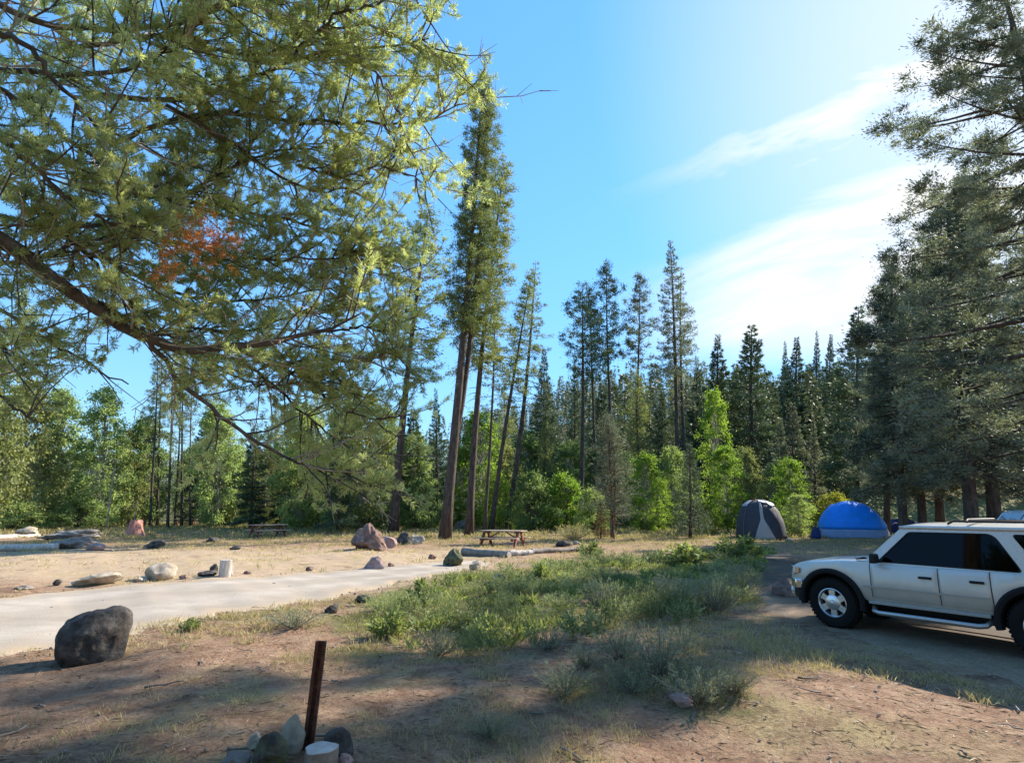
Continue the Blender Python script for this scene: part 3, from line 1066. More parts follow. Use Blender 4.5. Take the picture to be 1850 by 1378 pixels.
def gravel_mat(name, stops, soil, bdist=.02):
    m, nt, N, Lk, P, O = new_mat(name)
    tc = N.new('ShaderNodeTexCoord')
    co = tc.outputs['Object']
    a = tex_noise(nt, 1.1, 7, .7, co, .3)
    b = tex_noise(nt, 30, 6, .75, co)
    mp = N.new('ShaderNodeMapping')
    mp.inputs['Scale'].default_value = (.16, 1.1, 1)
    mp.inputs['Rotation'].default_value = (0, 0, -.3)
    Lk.new(co, mp.inputs['Vector'])
    trk = tex_noise(nt, 1.6, 5, .6, mp.outputs[0], .2)
    vo = N.new('ShaderNodeTexVoronoi')
    vo.inputs['Scale'].default_value = 34
    Lk.new(co, vo.inputs['Vector'])
    r = ramp(nt, stops)
    Lk.new(math_n(nt, 'ADD', math_n(nt, 'MULTIPLY', trk.outputs[0], .35), math_n(nt, 'ADD', math_n(nt, 'MULTIPLY', a.outputs[0], .3), math_n(nt, 'MULTIPLY', b.outputs[0], .35))), r.inputs[0])
    c = mixc(nt, maprange(nt, vo.outputs['Distance'], .0, .5, .0, .12), r.outputs[0], tuple(q * .6 for q in stops[1][1]))
    dp = tex_noise(nt, .8, 8, .7, co, .5)
    c = mixc(nt, maprange(nt, dp.outputs[0], .5, .7, 0, .5, True), c, tuple(.5 * (q + w) for q, w in zip(stops[0][1], soil[1][1])))
    ru = N.new('ShaderNodeAttribute')
    ru.attribute_name = 'rut'
    rf = math_n(nt, 'ADD', ru.outputs['Fac'], math_n(nt, 'MULTIPLY', math_n(nt, 'SUBTRACT', dp.outputs[0], .5), 2.2))
    c = mixc(nt, maprange(nt, rf, 0, .9, .42, 0, True), c, tuple(.45 * q + .3 * w for q, w in zip(stops[0][1], soil[1][1])))
    e = N.new('ShaderNodeAttribute')
    e.attribute_name = 'edge'
    f = math_n(nt, 'ADD', e.outputs['Fac'], math_n(nt, 'MULTIPLY', math_n(nt, 'SUBTRACT', a.outputs[0], .5), 1.2))
    sr = ramp(nt, soil)
    Lk.new(b.outputs[0], sr.inputs[0])
    c = mixc(nt, maprange(nt, f, .1, .75, 1, 0, True), c, sr.outputs[0])
    Lk.new(c, P.inputs['Base Color'])
    P.inputs['Roughness'].default_value = .96
    P.inputs['Specular IOR Level'].default_value = .12
    h = math_n(nt, 'ADD', math_n(nt, 'MULTIPLY', b.outputs[0], .6), math_n(nt, 'MULTIPLY', vo.outputs['Distance'], -.4))
    Lk.new(bump(nt, h, .4, bdist), P.inputs['Normal'])
    return m


def build_roads():
    mr = gravel_mat('pale_gravel', [(.34, (.22, .18, .14)), (.5, (.37, .315, .255)), (.66, (.46, .40, .33))], [(.3, (.26, .18, .11)), (.7, (.46, .36, .24))])
    near = [(-420, 1262), (-200, 1226), (0, 1197), (100, 1182), (230, 1160), (330, 1130), (430, 1110), (520, 1098), (620, 1080), (700, 1060), (770, 1046), (830, 1034), (880, 1022)]
    far = [(-420, 1118), (-200, 1096), (0, 1077), (130, 1063), (250, 1053), (350, 1046), (450, 1039), (560, 1032), (660, 1026), (740, 1018), (800, 1013), (850, 1012), (890, 1016)]
    road, G = ribbon('gravel_road', near, far, mr, n=220, k=16)
    ms = gravel_mat('spur_dirt_painted_shade', [(.3, (.038, .029, .021)), (.5, (.072, .056, .042)), (.7, (.13, .104, .08))], [(.3, (.16, .10, .06)), (.7, (.36, .26, .17))], .015)  # dirt of the spur, its colour darkened to carry the shade round the suv
    near = [(1345, 1060), (1372, 1108), (1440, 1142), (1530, 1170), (1620, 1200), (1720, 1224), (1850, 1252), (2050, 1310)]  # near edge of the dark sheet follows the edge of the suv's shadow
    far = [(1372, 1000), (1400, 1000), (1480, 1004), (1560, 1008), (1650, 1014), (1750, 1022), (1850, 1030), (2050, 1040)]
    ribbon('parking_spur_painted_shade', near, far, ms, n=90, k=14, wob=.05)
    return G


# ------------------------------------------------------------------ ground cover
def clumps(xy, n_each, r, L, W_, spread, up, tone_m, base_r=.05, tone_s=.2):
    n = len(xy)
    idx = np.repeat(np.arange(n), n_each)
    k = len(idx)
    b = np.zeros((k, 3))
    off = r.normal(0, 1, (k, 2)) * base_r
    b[:, :2] = xy[idx] + off
    b[:, 2] = hgt(b[:, 0], b[:, 1]) - .01
    d = np.concatenate([r.normal(0, spread, (k, 2)) + off / max(base_r, 1e-3) * .25, np.full((k, 1), up)], 1)
    sc = r.uniform(.6, 1.25, n)[idx]
    q = leaf_quads(b, d, L * sc * r.uniform(.6, 1.2, k), W_ * r.uniform(.7, 1.3, k), r, droop=.12)
    t = np.clip(np.broadcast_to(tone_m, (n,))[idx] + r.normal(0, tone_s, k), 0, 1)
    return q, t


def in_poly(x, y, P):
    c = np.zeros(len(x), bool)
    j = len(P) - 1
    for i in range(len(P)):
        xi, yi, xj, yj = *P[i][:2], *P[j][:2]
        c ^= ((yi > y) != (yj > y)) & (x < (xj - xi) * (y - yi) / (yj - yi + 1e-12) + xi)
        j = i
    return c


def ground_cover(road_G):
    r = np.random.default_rng(5)
    road_poly = np.concatenate([road_G[:, 1], road_G[::-1, -2]])
    spur = np.array([gp(*p)[:2] for p in [(1372, 1110), (1440, 1142), (1530, 1170), (1620, 1200), (1720, 1224), (1850, 1252), (2050, 1310), (2050, 1040), (1850, 1030), (1650, 1014), (1480, 1004), (1380, 1000)]])

    def free(xy):
        return ~in_poly(xy[:, 0], xy[:, 1], road_poly) & ~in_poly(xy[:, 0], xy[:, 1], spur)

    def patch_noise(x, y, s, seed):
        return np.array([noise.noise(Vector((a * s, b * s, seed))) for a, b in zip(x, y)])

    # broad-leaved low plants in the sunlit strip along the road
    A = np.array([gp(*p)[:2] for p in [(690, 1120), (660, 1085), (740, 1062), (860, 1040), (1000, 1022), (1150, 1008), (1330, 992), (1400, 992), (1385, 1020), (1345, 1055), (1345, 1085), (1250, 1110),
                                       (1130, 1105), (1040, 1120), (930, 1165), (820, 1180), (740, 1170)]])
    xy = np.stack([r.uniform(A[:, 0].min(), A[:, 0].max(), 6000), r.uniform(A[:, 1].min(), A[:, 1].max(), 6000)], 1)
    xy = xy[in_poly(xy[:, 0], xy[:, 1], A)]
    pn = patch_noise(xy[:, 0], xy[:, 1], .7, 3.)
    xy = xy[(pn > -.10) & (r.random(len(xy)) < .28)]
    q1, t1 = clumps(xy, 34, r, .26, .034, .62, 1.0, np.clip(.5 + .8 * patch_noise(xy[:, 0], xy[:, 1], .9, 8.), 0, 1), .09)
    o = quad_mesh('low_plants', q1, t1, M['forb_leaves'])
    tag(o, kind='stuff')
    # grass: green and dry blades in tufts
    Q, T = [], []
    for (x0, x1, y0, y1, n, L, Wd, each) in ((-7, 8, 3.0, 9, 5200, .12, .0055, 16), (-13, 13, 8, 18, 6500, .16, .010, 13), (-32, 34, 18, 44, 9000, .22, .022, 10), (-60, 60, 40, 82, 9000, .4, .06, 9)):
        xy = np.stack([r.uniform(x0, x1, n), r.uniform(y0, y1, n)], 1)
        pn = patch_noise(xy[:, 0], xy[:, 1], .45, 1.) + .5 * patch_noise(xy[:, 0], xy[:, 1], 1.7, 5.)
        g = np.maximum(gauss_mask(xy[:, 0], xy[:, 1], GREEN_PTS), .6 * sstep(24, 40, xy[:, 1]))
        keep = free(xy) & (pn + .9 * g > .12)
        bare = sstep(13, 15, xy[:, 1]) * sstep(30, 24, xy[:, 1]) * sstep(2, -4, xy[:, 0])
        keep &= r.random(n) > .8 * bare
        near = sstep(.5, -1.5, xy[:, 0]) * sstep(10, 8, xy[:, 1])
        keep &= r.random(n) > .72 * near
        xy, g, pn = xy[keep], g[keep], pn[keep]
        q, t = clumps(xy, each, r, L, Wd, .55, 1.0, np.clip(.72 - .6 * g + .3 * pn, 0, 1), .06 if y1 < 20 else .12)
        Q.append(q)
        T.append(t)
    o = quad_mesh('grass', np.concatenate(Q), np.concatenate(T), M['grass_blades'])
    tag(o, kind='stuff')
    # litter: fallen twigs and needles lying on the soil
    n = 26000
    xy = np.stack([r.uniform(-8, 9, n), 3.0 + 13 * r.random(n) ** 1.5], 1)
    pn = patch_noise(xy[:, 0], xy[:, 1], .8, 21.)
    xy = xy[free(xy) & (pn > -.18)]
    k = len(xy)
    b = np.concatenate([xy, (hgt(xy[:, 0], xy[:, 1]) + .006)[:, None]], 1)
    a = r.uniform(0, 6.28, k)
    d = np.stack([np.cos(a), np.sin(a), r.normal(.02, .10, k)], 1)
    q = leaf_quads(b, d, np.exp(r.normal(-2.5, .55, k)), r.uniform(.004, .011, k), r)
    o = quad_mesh('needle_litter', q, np.clip(r.normal(.4, .35, k), 0, 1), M['litter'])
    tag(o, kind='stuff')
    # fallen twigs and sticks
    W = Wood()
    for _ in range(170):
        x, y = r.uniform(-7, 8), 3.1 + 10 * r.random() ** 1.4
        if not free(np.array([[x, y]]))[0]: continue
        a, L = r.uniform(0, 6.28), math.exp(r.normal(-1.5, .5))
        q = np.linspace(-.5, .5, 5)[:, None] * L * np.array([[math.cos(a), math.sin(a)]]) + [x, y] + r.normal(0, .03 * L, (5, 2))
        P = np.concatenate([q, (hgt(q[:, 0], q[:, 1]) + .012 + np.abs(r.normal(0, .012, 5)))[:, None]], 1)
        W.tube(P, np.linspace(.009, .004, 5) * r.uniform(.6, 1.5), 5)
    o = W.build('fallen_twigs', M['dead_wood'])
    tag(o, kind='stuff')
    # loose pebbles on road edge and soil
    bm = bmesh.new()
    bmesh.ops.create_icosphere(bm, subdivisions=1, radius=1)
    bv = np.array([v.co[:] for v in bm.verts])
    bf = np.array([[v.index for v in f.verts] for f in bm.faces])
    bm.free()
    n = 2200
    xy = np.stack([r.uniform(-11, 9, n), 3.2 + 15 * r.random(n) ** 1.3], 1)
    ne = 1500
    side = r.integers(0, 2, ne)
    ei = r.integers(0, len(road_G) - 1, ne)
    et = np.abs(r.normal(0, .05, ne))
    A_, B_ = road_G[ei, 0], road_G[ei, -1]
    tt = np.where(side == 0, et, 1 - et)[:, None]
    xy = np.concatenate([xy, A_ + (B_ - A_) * tt + r.normal(0, .08, (ne, 2))])
    n += ne
    s = np.exp(r.normal(-4.75, .45, n))
    V = bv[None] * (1 + r.normal(0, .16, (n, len(bv), 3))) * s[:, None, None] * np.stack([r.uniform(.8, 1.5, n), r.uniform(.8, 1.4, n), r.uniform(.5, .8, n)], 1)[:, None, :]
    V = V + np.concatenate([xy, (hgt(xy[:, 0], xy[:, 1]) + s * .25 + .01)[:, None]], 1)[:, None, :]
    Fc = bf[None] + (np.arange(n) * len(bv))[:, None, None]
    o = mesh_from('pebbles', V.reshape(-1, 3), Fc.reshape(-1, 3), M['pebble'], smooth=False)
    tag(o, kind='stuff')


M['litter'] = foliage_mat('litter', (.085, .045, .028), (.42, .30, .19), .05)
M['pebble'] = simple_mat('pebble', [(.3, (.11, .085, .07)), (.7, (.32, .27, .22))], 2.0, .95, 0)


# ------------------------------------------------------------------ far wood on the slopes (one mass)
def far_woods():
    r = np.random.default_rng(31)
    Q, T = [], []
    spots = []
    for _ in range(8000):
        x = r.uniform(-260, 330)
        y = r.uniform(84, 330)
        spots.append((x, y))
    for (x, y) in spots:
        if abs(x) > y * 1.15: continue
        if r.random() > np.interp(y, [84, 140, 330], [1.0, .75, .30]): continue
        H = r.uniform(9, 21) * (1.05 if x > 12 else .78 if x > -20 else .62)
        z0 = float(hgt(x, y))
        n = 620 if y < 125 else 260
        u = r.random(n) ** .8
        Rr = H * .13 * r.uniform(.8, 1.3)
        rad = Rr * (1 - u) ** .9 * np.sqrt(r.uniform(.25, 1, n)) + .08
        a = r.uniform(0, 6.28, n)
        c = np.stack([x + np.cos(a) * rad, y + np.sin(a) * rad, z0 + (.05 + .95 * u) * H], 1)
        d = np.stack([np.cos(a), np.sin(a), r.normal(-.15, .35, n)], 1)
        L = H * .034 * r.uniform(.7, 1.4, n) * (1 if n > 200 else 1.35)
        Q.append(leaf_quads(c, d, L, L * .42, r))
        T.append(np.clip(r.normal(.42, .22) + r.normal(0, .15, n), 0, 1))
    o = quad_mesh('far_forest', np.concatenate(Q), np.concatenate(T), M['far_needles'])
    tag(o, kind='stuff')


M['far_needles'] = foliage_mat('far_needles', (.06, .08, .045), (.185, .205, .105), .2, vary=0)

# ------------------------------------------------------------------ rocks, logs, stumps
def rock_mesh(seed, planes=9, rough=.16, sub=4, boxy=None):
    r = np.random.default_rng(seed)
    bm = bmesh.new()
    bmesh.ops.create_icosphere(bm, subdivisions=sub, radius=1)
    P = np.array([v.co[:] for v in bm.verts])
    Fc = [[v.index for v in f.verts] for f in bm.faces]
    bm.free()
    if boxy:
        P = np.sign(P) * np.abs(P) ** boxy
        P *= 1 / np.abs(P).max()
    for _ in range(planes):
        n = norm(r.normal(0, 1, 3) + np.array([0, 0, .15]))
        d = r.uniform(.52, .85) * (1 if not boxy else 1.25)
        ex = P @ n - d
        P = P - np.outer(np.where(ex > 0, ex * .93, 0), n)
    s = r.uniform(0, 50)
    N = norm(P)
    disp = np.array([noise.fractal(Vector(p * 1.6 + s), .75, 2.1, 7) for p in P])
    P = P + N * (disp * rough)[:, None]
    P /= np.abs(P).max(0)
    return P, Fc


def rock(px, py, w, h, mat, label, seed, depth=None, rz=None, name='rock', cat='rock', sink=.2, group=None, planes=9, rough=.16, shear=0, boxy=None, taper=0):
    """rock whose foot is seen at photo pixel (px, py), w x h photo pixels large"""
    p = gp(px, py)
    dist = fdepth(p)
    sx = w / FPX * dist / 2
    sz = h / FPX * dist
    sy = sx * (.8 if depth is None else depth)
    P, Fc = rock_mesh(seed, planes, rough, 4, boxy)
    P[:, :2] *= (1 - taper * (P[:, 2:3] * .5 + .5))
    P[:, 0] += shear * P[:, 2]
    V = P * np.array([sx, sy, sz / (2 - 2 * sink)])
    V[:, 2] += sz / (2 - 2 * sink) * (1 - 2 * sink)
    o = mesh_from(name, V, Fc, M[mat])
    o.data.set_sharp_from_angle(angle=math.radians(30))
    dirn = p[:2] / np.linalg.norm(p[:2])
    b = p[:2] + dirn * sy * .7
    o.location = (b[0], b[1], float(hgt(b[0], b[1])))
    o.rotation_euler = (0, 0, -math.atan2(p[0], p[1]) if rz is None else rz)
    tag(o, label, cat, group)
    return o


def build_boulder():
    p = gp(165, 1197)
    D = fdepth(p)
    a, h = 55 / FPX * D, 92 / FPX * D
    prof = [(-1, .66), (-.86, .80), (-.25, .92), (.38, 1.0), (.80, .96), (.98, .80), (1.0, .15), (.85, -.06), (-.80, -.06), (-.97, .10)]
    bm = bmesh.new()
    for (x, z) in prof:
        bm.verts.new((x * a * .96, -.30 * a - .10 * a * (1 - z), z * h * .93))
        bm.verts.new((x * a, .05 * a, z * h))
        bm.verts.new((x * a * .80, .45 * a, z * h * .90))
    for (x, y, z) in ((-.45, -.66, .40), (.12, -.74, .22), (.62, -.62, .52), (-.5, -.62, .02), (.45, -.70, -.05), (-.1, -.55, .74)):
        bm.verts.new((x * a, y * a, z * h))
    bmesh.ops.convex_hull(bm, input=bm.verts)
    for v in [v for v in bm.verts if not v.link_faces]:
        bm.verts.remove(v)
    bmesh.ops.bevel(bm, geom=bm.edges[:], offset=.012, segments=1, affect='EDGES', clamp_overlap=True)
    bmesh.ops.triangulate(bm, faces=bm.faces[:])
    for _ in range(4):
        bmesh.ops.subdivide_edges(bm, edges=[e for e in bm.edges if e.calc_length() > .045], cuts=1)
        bmesh.ops.triangulate(bm, faces=bm.faces[:])
    bm.normal_update()
    for v in bm.verts:
        q = v.co * 3.2
        v.co += v.normal * (.034 * noise.fractal(q, .8, 2.1, 6) + .040 * (noise.noise(v.co * 2.0 + Vector((3, 1, 7)))) - .02 * max(0, noise.noise(v.co * 5 + Vector((9, 2, 1))) - .25))
    me = bpy.data.meshes.new('boulder')
    bm.to_mesh(me)
    bm.free()
    me.polygons.foreach_set('use_smooth', [True] * len(me.polygons))
    me.set_sharp_from_angle(angle=math.radians(38))
    me.materials.append(M['rock_dark'])
    o = bpy.data.objects.new('boulder', me)
    COL.objects.link(o)
    dn = p[:2] / np.linalg.norm(p[:2])
    o.location = (p[0] + dn[0] * .45 * a, p[1] + dn[1] * .45 * a, p[2])
    o.rotation_euler = (0, 0, -math.atan2(p[0], p[1]) * 1.0)
    tag(o, 'large dark boulder at the near edge of the gravel road', 'boulder')


def log(p0, p1, r0, r1, mat, label, end_mat='cut_wood', cat='log', name='log', seed=0):
    """fallen log between two photo pixels (its underside)"""
    rr = np.random.default_rng(seed)
    a, b = gp(*p0), gp(*p1)
    a[2] = float(hgt(a[0], a[1])) + r0 * .8
    b[2] = float(hgt(b[0], b[1])) + r1 * .8
    t = np.linspace(0, 1, 9)
    P = (b - a) * t[:, None]
    P[1:-1] += rr.normal(0, r0 * .12, (7, 3))
    W = Wood()
    W.tube(P, r0 + (r1 - r0) * t + rr.normal(0, r0 * .06, 9), 12, cap=False)
    root = empty(name, a)
    W.build('bark', M[mat], root)
    E = Wood()
    d = norm(P[-1] - P[0])
    E.tube(np.array([P[0] - d * .004, P[0] + d * .05]), r0 * .97, 12)
    E.tube(np.array([P[-1] - d * .05, P[-1] + d * .004]), r1 * .97, 12)
    E.build('cut_end', M[end_mat], root, smooth=False)
    tag(root, label, cat)
    return root


def stump(px, py, w, h, mat, label, top='cut_wood', flare=1.35, seed=0, name='tree_stump', tilt=0, jag=.08):
    p = gp(px, py)
    dist = fdepth(p)
    R_ = w / FPX * dist / 2
    H = h / FPX * dist
    rr = np.random.default_rng(seed)
    n, k = 20, 7
    an = np.arange(n) * 2 * pi / n
    lob = 1 + .09 * np.sin(3 * an + rr.uniform(0, 6)) + .06 * np.sin(5 * an + rr.uniform(0, 6))
    V, Fc = [], []
    for i in range(k):
        t = i / (k - 1)
        rad = R_ / flare * (1 + (flare - 1) * (1 - t) ** 2.2)
        zz = -.06 + (H + .06) * t + (jag * H * np.sin(2 * an + seed) if i == k - 1 else 0)
        V.append(np.stack([rad * lob * np.cos(an), rad * lob * np.sin(an), zz + 0 * an], 1))
    for i in range(k - 1):
        for j in range(n):
            Fc.append((i * n + j, i * n + (j + 1) % n, (i + 1) * n + (j + 1) % n, (i + 1) * n + j))
    root = empty(name, p + np.array([0, R_ * .6, 0]))
    root.rotation_euler = (0, tilt, rr.uniform(0, 6) if not tilt else 0)
    mesh_from('bark', np.concatenate(V), Fc, M[mat], root)
    top_v = V[-1] * np.array([.985, .985, 1]) + np.array([0, 0, .004])
    bot = top_v - np.array([0, 0, .02])
    Fz = [tuple(range(n))] + [(j, j + n, (j + 1) % n + n, (j + 1) % n) for j in range(n)]
    mesh_from('cut_top', np.concatenate([top_v, bot]), Fz, M[top], root, smooth=False)
    tag(root, label, 'stump')
    return root


# ------------------------------------------------------------------ picnic tables
def make_table():
    t = empty('picnic_table')
    mb = MB()
    for i in range(5):
        mb.box((random.uniform(-.008, .008), -.30 + i * .15, .745), (2.2, .142, .042))
    mb.build('table_top', M['table_top'], t, .006)
    for s in (-1, 1):
        mb = MB()
        for i in range(2):
            mb.box((0, s * (.62 + i * .145), .425), (2.2, .138, .042))
        mb.build('bench', M['table_top'], t, .006)
    for s in (-1, 1):
        mb = MB()
        x = s * .78
        mb.box((x, 0, .70), (.085, .72, .10))
        mb.box((x, 0, .355), (.085, 1.50, .10))
        for q in (-1, 1):
            mb.poly([(x + s * .0445, q * .10, .72), (x + s * .0445, q * .27, .72), (x + s * .0445, q * .70, -.02), (x + s * .0445, q * .53, -.02)], (s * .075, 0, 0))
        mb.build('leg_frame', M['table_leg'], t, .004)
    mb = MB()
    for s in (-1, 1):
        mb.poly([(s * .10, -.03, .70), (s * .19, -.03, .70), (s * .755, -.03, .42), (s * .755, -.03, .36)], (0, .06, 0))
    mb.build('brace', M['table_leg'], t, .003)
    return t


def build_tables():
    t0 = None
    for i, (px, py, rz, sc, lab) in enumerate((
            (908, 988, -.42, 1.2, 'picnic table with reddish legs standing just past the twin trunked pine clump'),
            (483, 971, .75, 1.18, 'weathered picnic table with dark legs in front of the dark fir in the dirt clearing'),
            (333, 951, .1, 1.15, 'grey picnic table in the shade below the row of slim pine trunks'))):
        o = make_table() if i == 0 else copy_tree(t0)
        if i == 0: t0 = o
        p = gp(px, py)
        o.location = (p[0], p[1], float(hgt(p[0], p[1])))
        o.rotation_euler = (0, 0, rz - math.atan2(p[0], p[1]) * .3)
        o.scale = (sc, sc, sc)
        tag(o, lab, 'picnic table', 'picnic tables at the camp sites')


# ------------------------------------------------------------------ fire ring with its cooking post
def fire_post():
    p = gp(556, 1352)
    h = .83
    # upright of rusty rolled channel: two flanges and a thin web
    mb = MB()
    for q in (-1, 1):
        mb.box((q * .035, 0, h / 2 - .05), (.018, .045, h + .1))
        mb.box((q * .024, -.018, h / 2 - .05), (.014, .006, h + .09))
    mb.box((0, .014, h / 2 - .05), (.054, .010, h + .1))
    o = mb.build('steel_post', M['rust'], None, .002)
    o.location = p
    o.rotation_euler = (0, math.radians(3.2), .12)
    tag(o, 'thin rusty steel channel post standing upright in the stone fire ring', 'steel post')


def fire_ring():
    rock(486, 1398, 62, 60, 'rock_moss', 'round dark mossy stone of the fire ring beside the tall pale stone', 21, depth=.9, planes=5, rough=.10)
    rock(527, 1362, 44, 62, 'rock_pale', 'tall pale upright stone touching the rusty post in the fire ring', 22, depth=.8, planes=6, rough=.10)
    rock(610, 1374, 62, 48, 'rock_dark', 'dark rounded stone of the fire ring behind the sawn log', 23, depth=.8, planes=6, rough=.10)
    rock(425, 1400, 52, 44, 'rock_grey', 'grey stone at the outer edge of the fire ring next to the mossy stone', 24, depth=.9)
    rock(624, 1392, 30, 26, 'rock_pink', 'small pinkish white stone beside the sawn log at the fire ring', 25, depth=.9)
    rock(462, 1356, 34, 28, 'rock_pale', 'small pale stone lying against the mossy stone of the fire ring', 26, depth=.9)
    stump(570, 1408, 62, 44, 'dead_wood', 'short sawn log standing on end with a pale grey top at the fire ring', flare=1.06, seed=4, name='log_round', jag=.02)


# ------------------------------------------------------------------ tents
def dome_point(u, v, rx, ry, h, e=.8, sq=2.5):
    """u round the dome, v from ground (0) to top (1)"""
    ph = v * pi / 2
    cr = math.cos(ph) ** e
    c, s = math.cos(u), math.sin(u)
    k = (abs(c) ** sq + abs(s) ** sq) ** (-1 / sq)
    k = 1 + (k - 1) * (1 - v)
    return (rx * cr * c * k, ry * cr * s * k, h * math.sin(ph) ** 1.0)


def dome_patch(name, mat, parent, fu0, fu1, v0, v1, rx, ry, h, scale=1.0, nu=24, nv=14, thick=.006, e=.8, wr=.022, sq=2.5):
    V, Fc = [], []
    for j in range(nv + 1):
        v = v0 + (v1 - v0) * j / nv
        a, b = fu0(v), fu1(v)
        for i in range(nu + 1):
            u = a + (b - a) * i / nu
            p = np.array(dome_point(u, min(v, .995), rx * scale, ry * scale, h * scale, e, sq))
            w = wr * noise.noise(Vector(p * 2.3)) + wr * .5 * noise.noise(Vector(p * 6))
            sag = -.018 * abs(math.sin(2 * u)) * math.sin(pi * v)
            q = p * (1 + w + sag)
            V.append(q)
    for j in range(nv):
        for i in range(nu):
            a = j * (nu + 1) + i
            Fc.append((a, a + 1, a + nu + 2, a + nu + 1))
    o = mesh_from(name, V, Fc, mat, parent)
    m = o.modifiers.new('cloth', 'SOLIDIFY')
    m.thickness = thick
    m.offset = 1
    return o


def dome_poles(parent, mat, rx, ry, h, scale, us, e=.8, sq=2.5):
    for u in us:
        P = [dome_point(u, v, rx * scale, ry * scale, h * scale, e, sq) for v in np.linspace(0, .99, 14)]
        P += [dome_point(u + pi, v, rx * scale, ry * scale, h * scale, e, sq) for v in np.linspace(.99, 0, 14)]
        W = Wood()
        W.tube(np.array(P), .010, 6)
        W.build('pole', mat, parent)


def build_tents():
    fab = lambda n, c, r=.75: simple_mat(n, [(.3, tuple(x * .85 for x in c)), (.7, tuple(min(1, x * 1.1) for x in c))], 2.5, r, .15, .02, spec=.3)
    dark = fab('tent_mesh', (.045, .045, .055))
    pale = fab('tent_fly', (.33, .33, .35), .6)
    doorp = fab('tent_door', (.34, .31, .30))
    blue = fab('tent_blue', (.008, .23, .82), .5)
    navy = fab('tent_navy', (.012, .026, .11), .6)
    grey = fab('tent_skirt', (.20, .29, .46), .7)
    polem = plain('tent_pole', (.16, .16, .17), .4, .6)
    # grey tent
    p = gp(1376, 976)
    D = fdepth(p)
    rx = 88 / FPX * D / 2
    h = 70 / FPX * D
    t = empty('dome_tent', p + np.append(p[:2] / np.linalg.norm(p[:2]), 0) * rx)
    t.rotation_euler = (0, 0, -math.atan2(p[0], p[1]) + .10)
    kw = dict(rx=rx * 1.0, ry=rx * .95, h=h, sq=2.2, e=.68)
    dome_patch('canopy', dark, t, lambda v: 0, lambda v: 2 * pi, 0, .97, nu=72, **kw)
    dome_patch('rain_fly', pale, t, lambda v: -.9, lambda v: pi + .75, .64, .995, scale=1.025, nu=44, nv=10, **kw)
    dome_patch('front_band', pale, t, lambda v: -pi / 2 - .1 + .9 * 0, lambda v: -.9, .76, .995, scale=1.024, nu=10, nv=6, **kw)
    dome_patch('door', doorp, t, lambda v: -pi / 2 - .02 - .34 * max(.10, 1 - v * 2.6), lambda v: -pi / 2 + .06 + .42 * max(.10, 1 - v * 2.6), .0, .80, scale=1.022, nu=8, nv=16, **kw)
    dome_poles(t, polem, kw['rx'], kw['ry'], h, 1.03, (pi / 4, 3 * pi / 4), e=.68, sq=2.2)
    W = Wood()
    for a in (-2.5, -.7, .6, 2.4):
        q = np.array([math.cos(a), math.sin(a), 0])
        W.tube(np.array([q * rx * .72 + [0, 0, h * .68], q * rx * 1.75 + [0, 0, -.02]]), .006, 4)
    W.build('guy_line', polem, t)
    tag(t, 'dark grey dome tent with a pale fly and a pale triangular door', 'tent')
    # blue tent
    p = gp(1541, 974)
    D = fdepth(p)
    rx = 120 / FPX * D / 2
    h = 66 / FPX * D
    t = empty('dome_tent', p + np.append(p[:2] / np.linalg.norm(p[:2]), 0) * rx * .75)
    t.rotation_euler = (0, 0, -math.atan2(p[0], p[1]) + .05)
    kw = dict(rx=rx * .97, ry=rx * .72, h=h, e=.86, sq=2.6)
    dome_patch('canopy', navy, t, lambda v: 0, lambda v: 2 * pi, 0, .97, nu=72, **kw)
    dome_patch('rain_fly', blue, t, lambda v: -pi + .12, lambda v: -.10, .17, .995, scale=1.02, nu=40, **kw)
    dome_patch('back_fly', blue, t, lambda v: .35, lambda v: pi - .35, .25, .995, scale=1.02, nu=30, **kw)
    dome_patch('skirt', grey, t, lambda v: -pi + .16, lambda v: -.13, .0, .165, scale=1.018, nu=40, nv=4, **kw)
    dome_poles(t, plain('tent_pole_blue', (.10, .35, .55), .4), kw['rx'], kw['ry'], h, 1.03, (.62, pi - .62), e=.86, sq=2.6)
    tag(t, 'large bright blue dome tent with a pale lower band', 'tent')
    for (px, py, w, hh, sd, lab) in ((1628, 968, 58, 32, 71, 'low navy blue tarp bundle on the ground between the blue tent and the suv roof'),
                                     (1474, 974, 20, 24, 72, 'dark navy bundle leaning at the outer side of the blue tent')):
        o = rock(px, py, w, hh, 'rock_dark', lab, sd, depth=.6, name='tarp_bundle', cat='tarp', planes=3, rough=.22)
        o.data.materials[0] = navy


# ------------------------------------------------------------------ vehicles
def glass_mat():
    m, nt, N, Lk, P, O = new_mat('tinted_glass')
    tr = N.new('ShaderNodeBsdfTransparent')
    tr.inputs['Color'].default_value = (.10, .105, .11, 1)
    gl = N.new('ShaderNodeBsdfGlossy')
    gl.inputs['Roughness'].default_value = .03
    fr = N.new('ShaderNodeFresnel')
    fr.inputs['IOR'].default_value = 1.28
    mx = N.new('ShaderNodeMixShader')
    Lk.new(fr.outputs[0], mx.inputs[0])
    Lk.new(tr.outputs[0], mx.inputs[1])
    Lk.new(gl.outputs[0], mx.inputs[2])
    Lk.new(mx.outputs[0], O.inputs['Surface'])
    return m


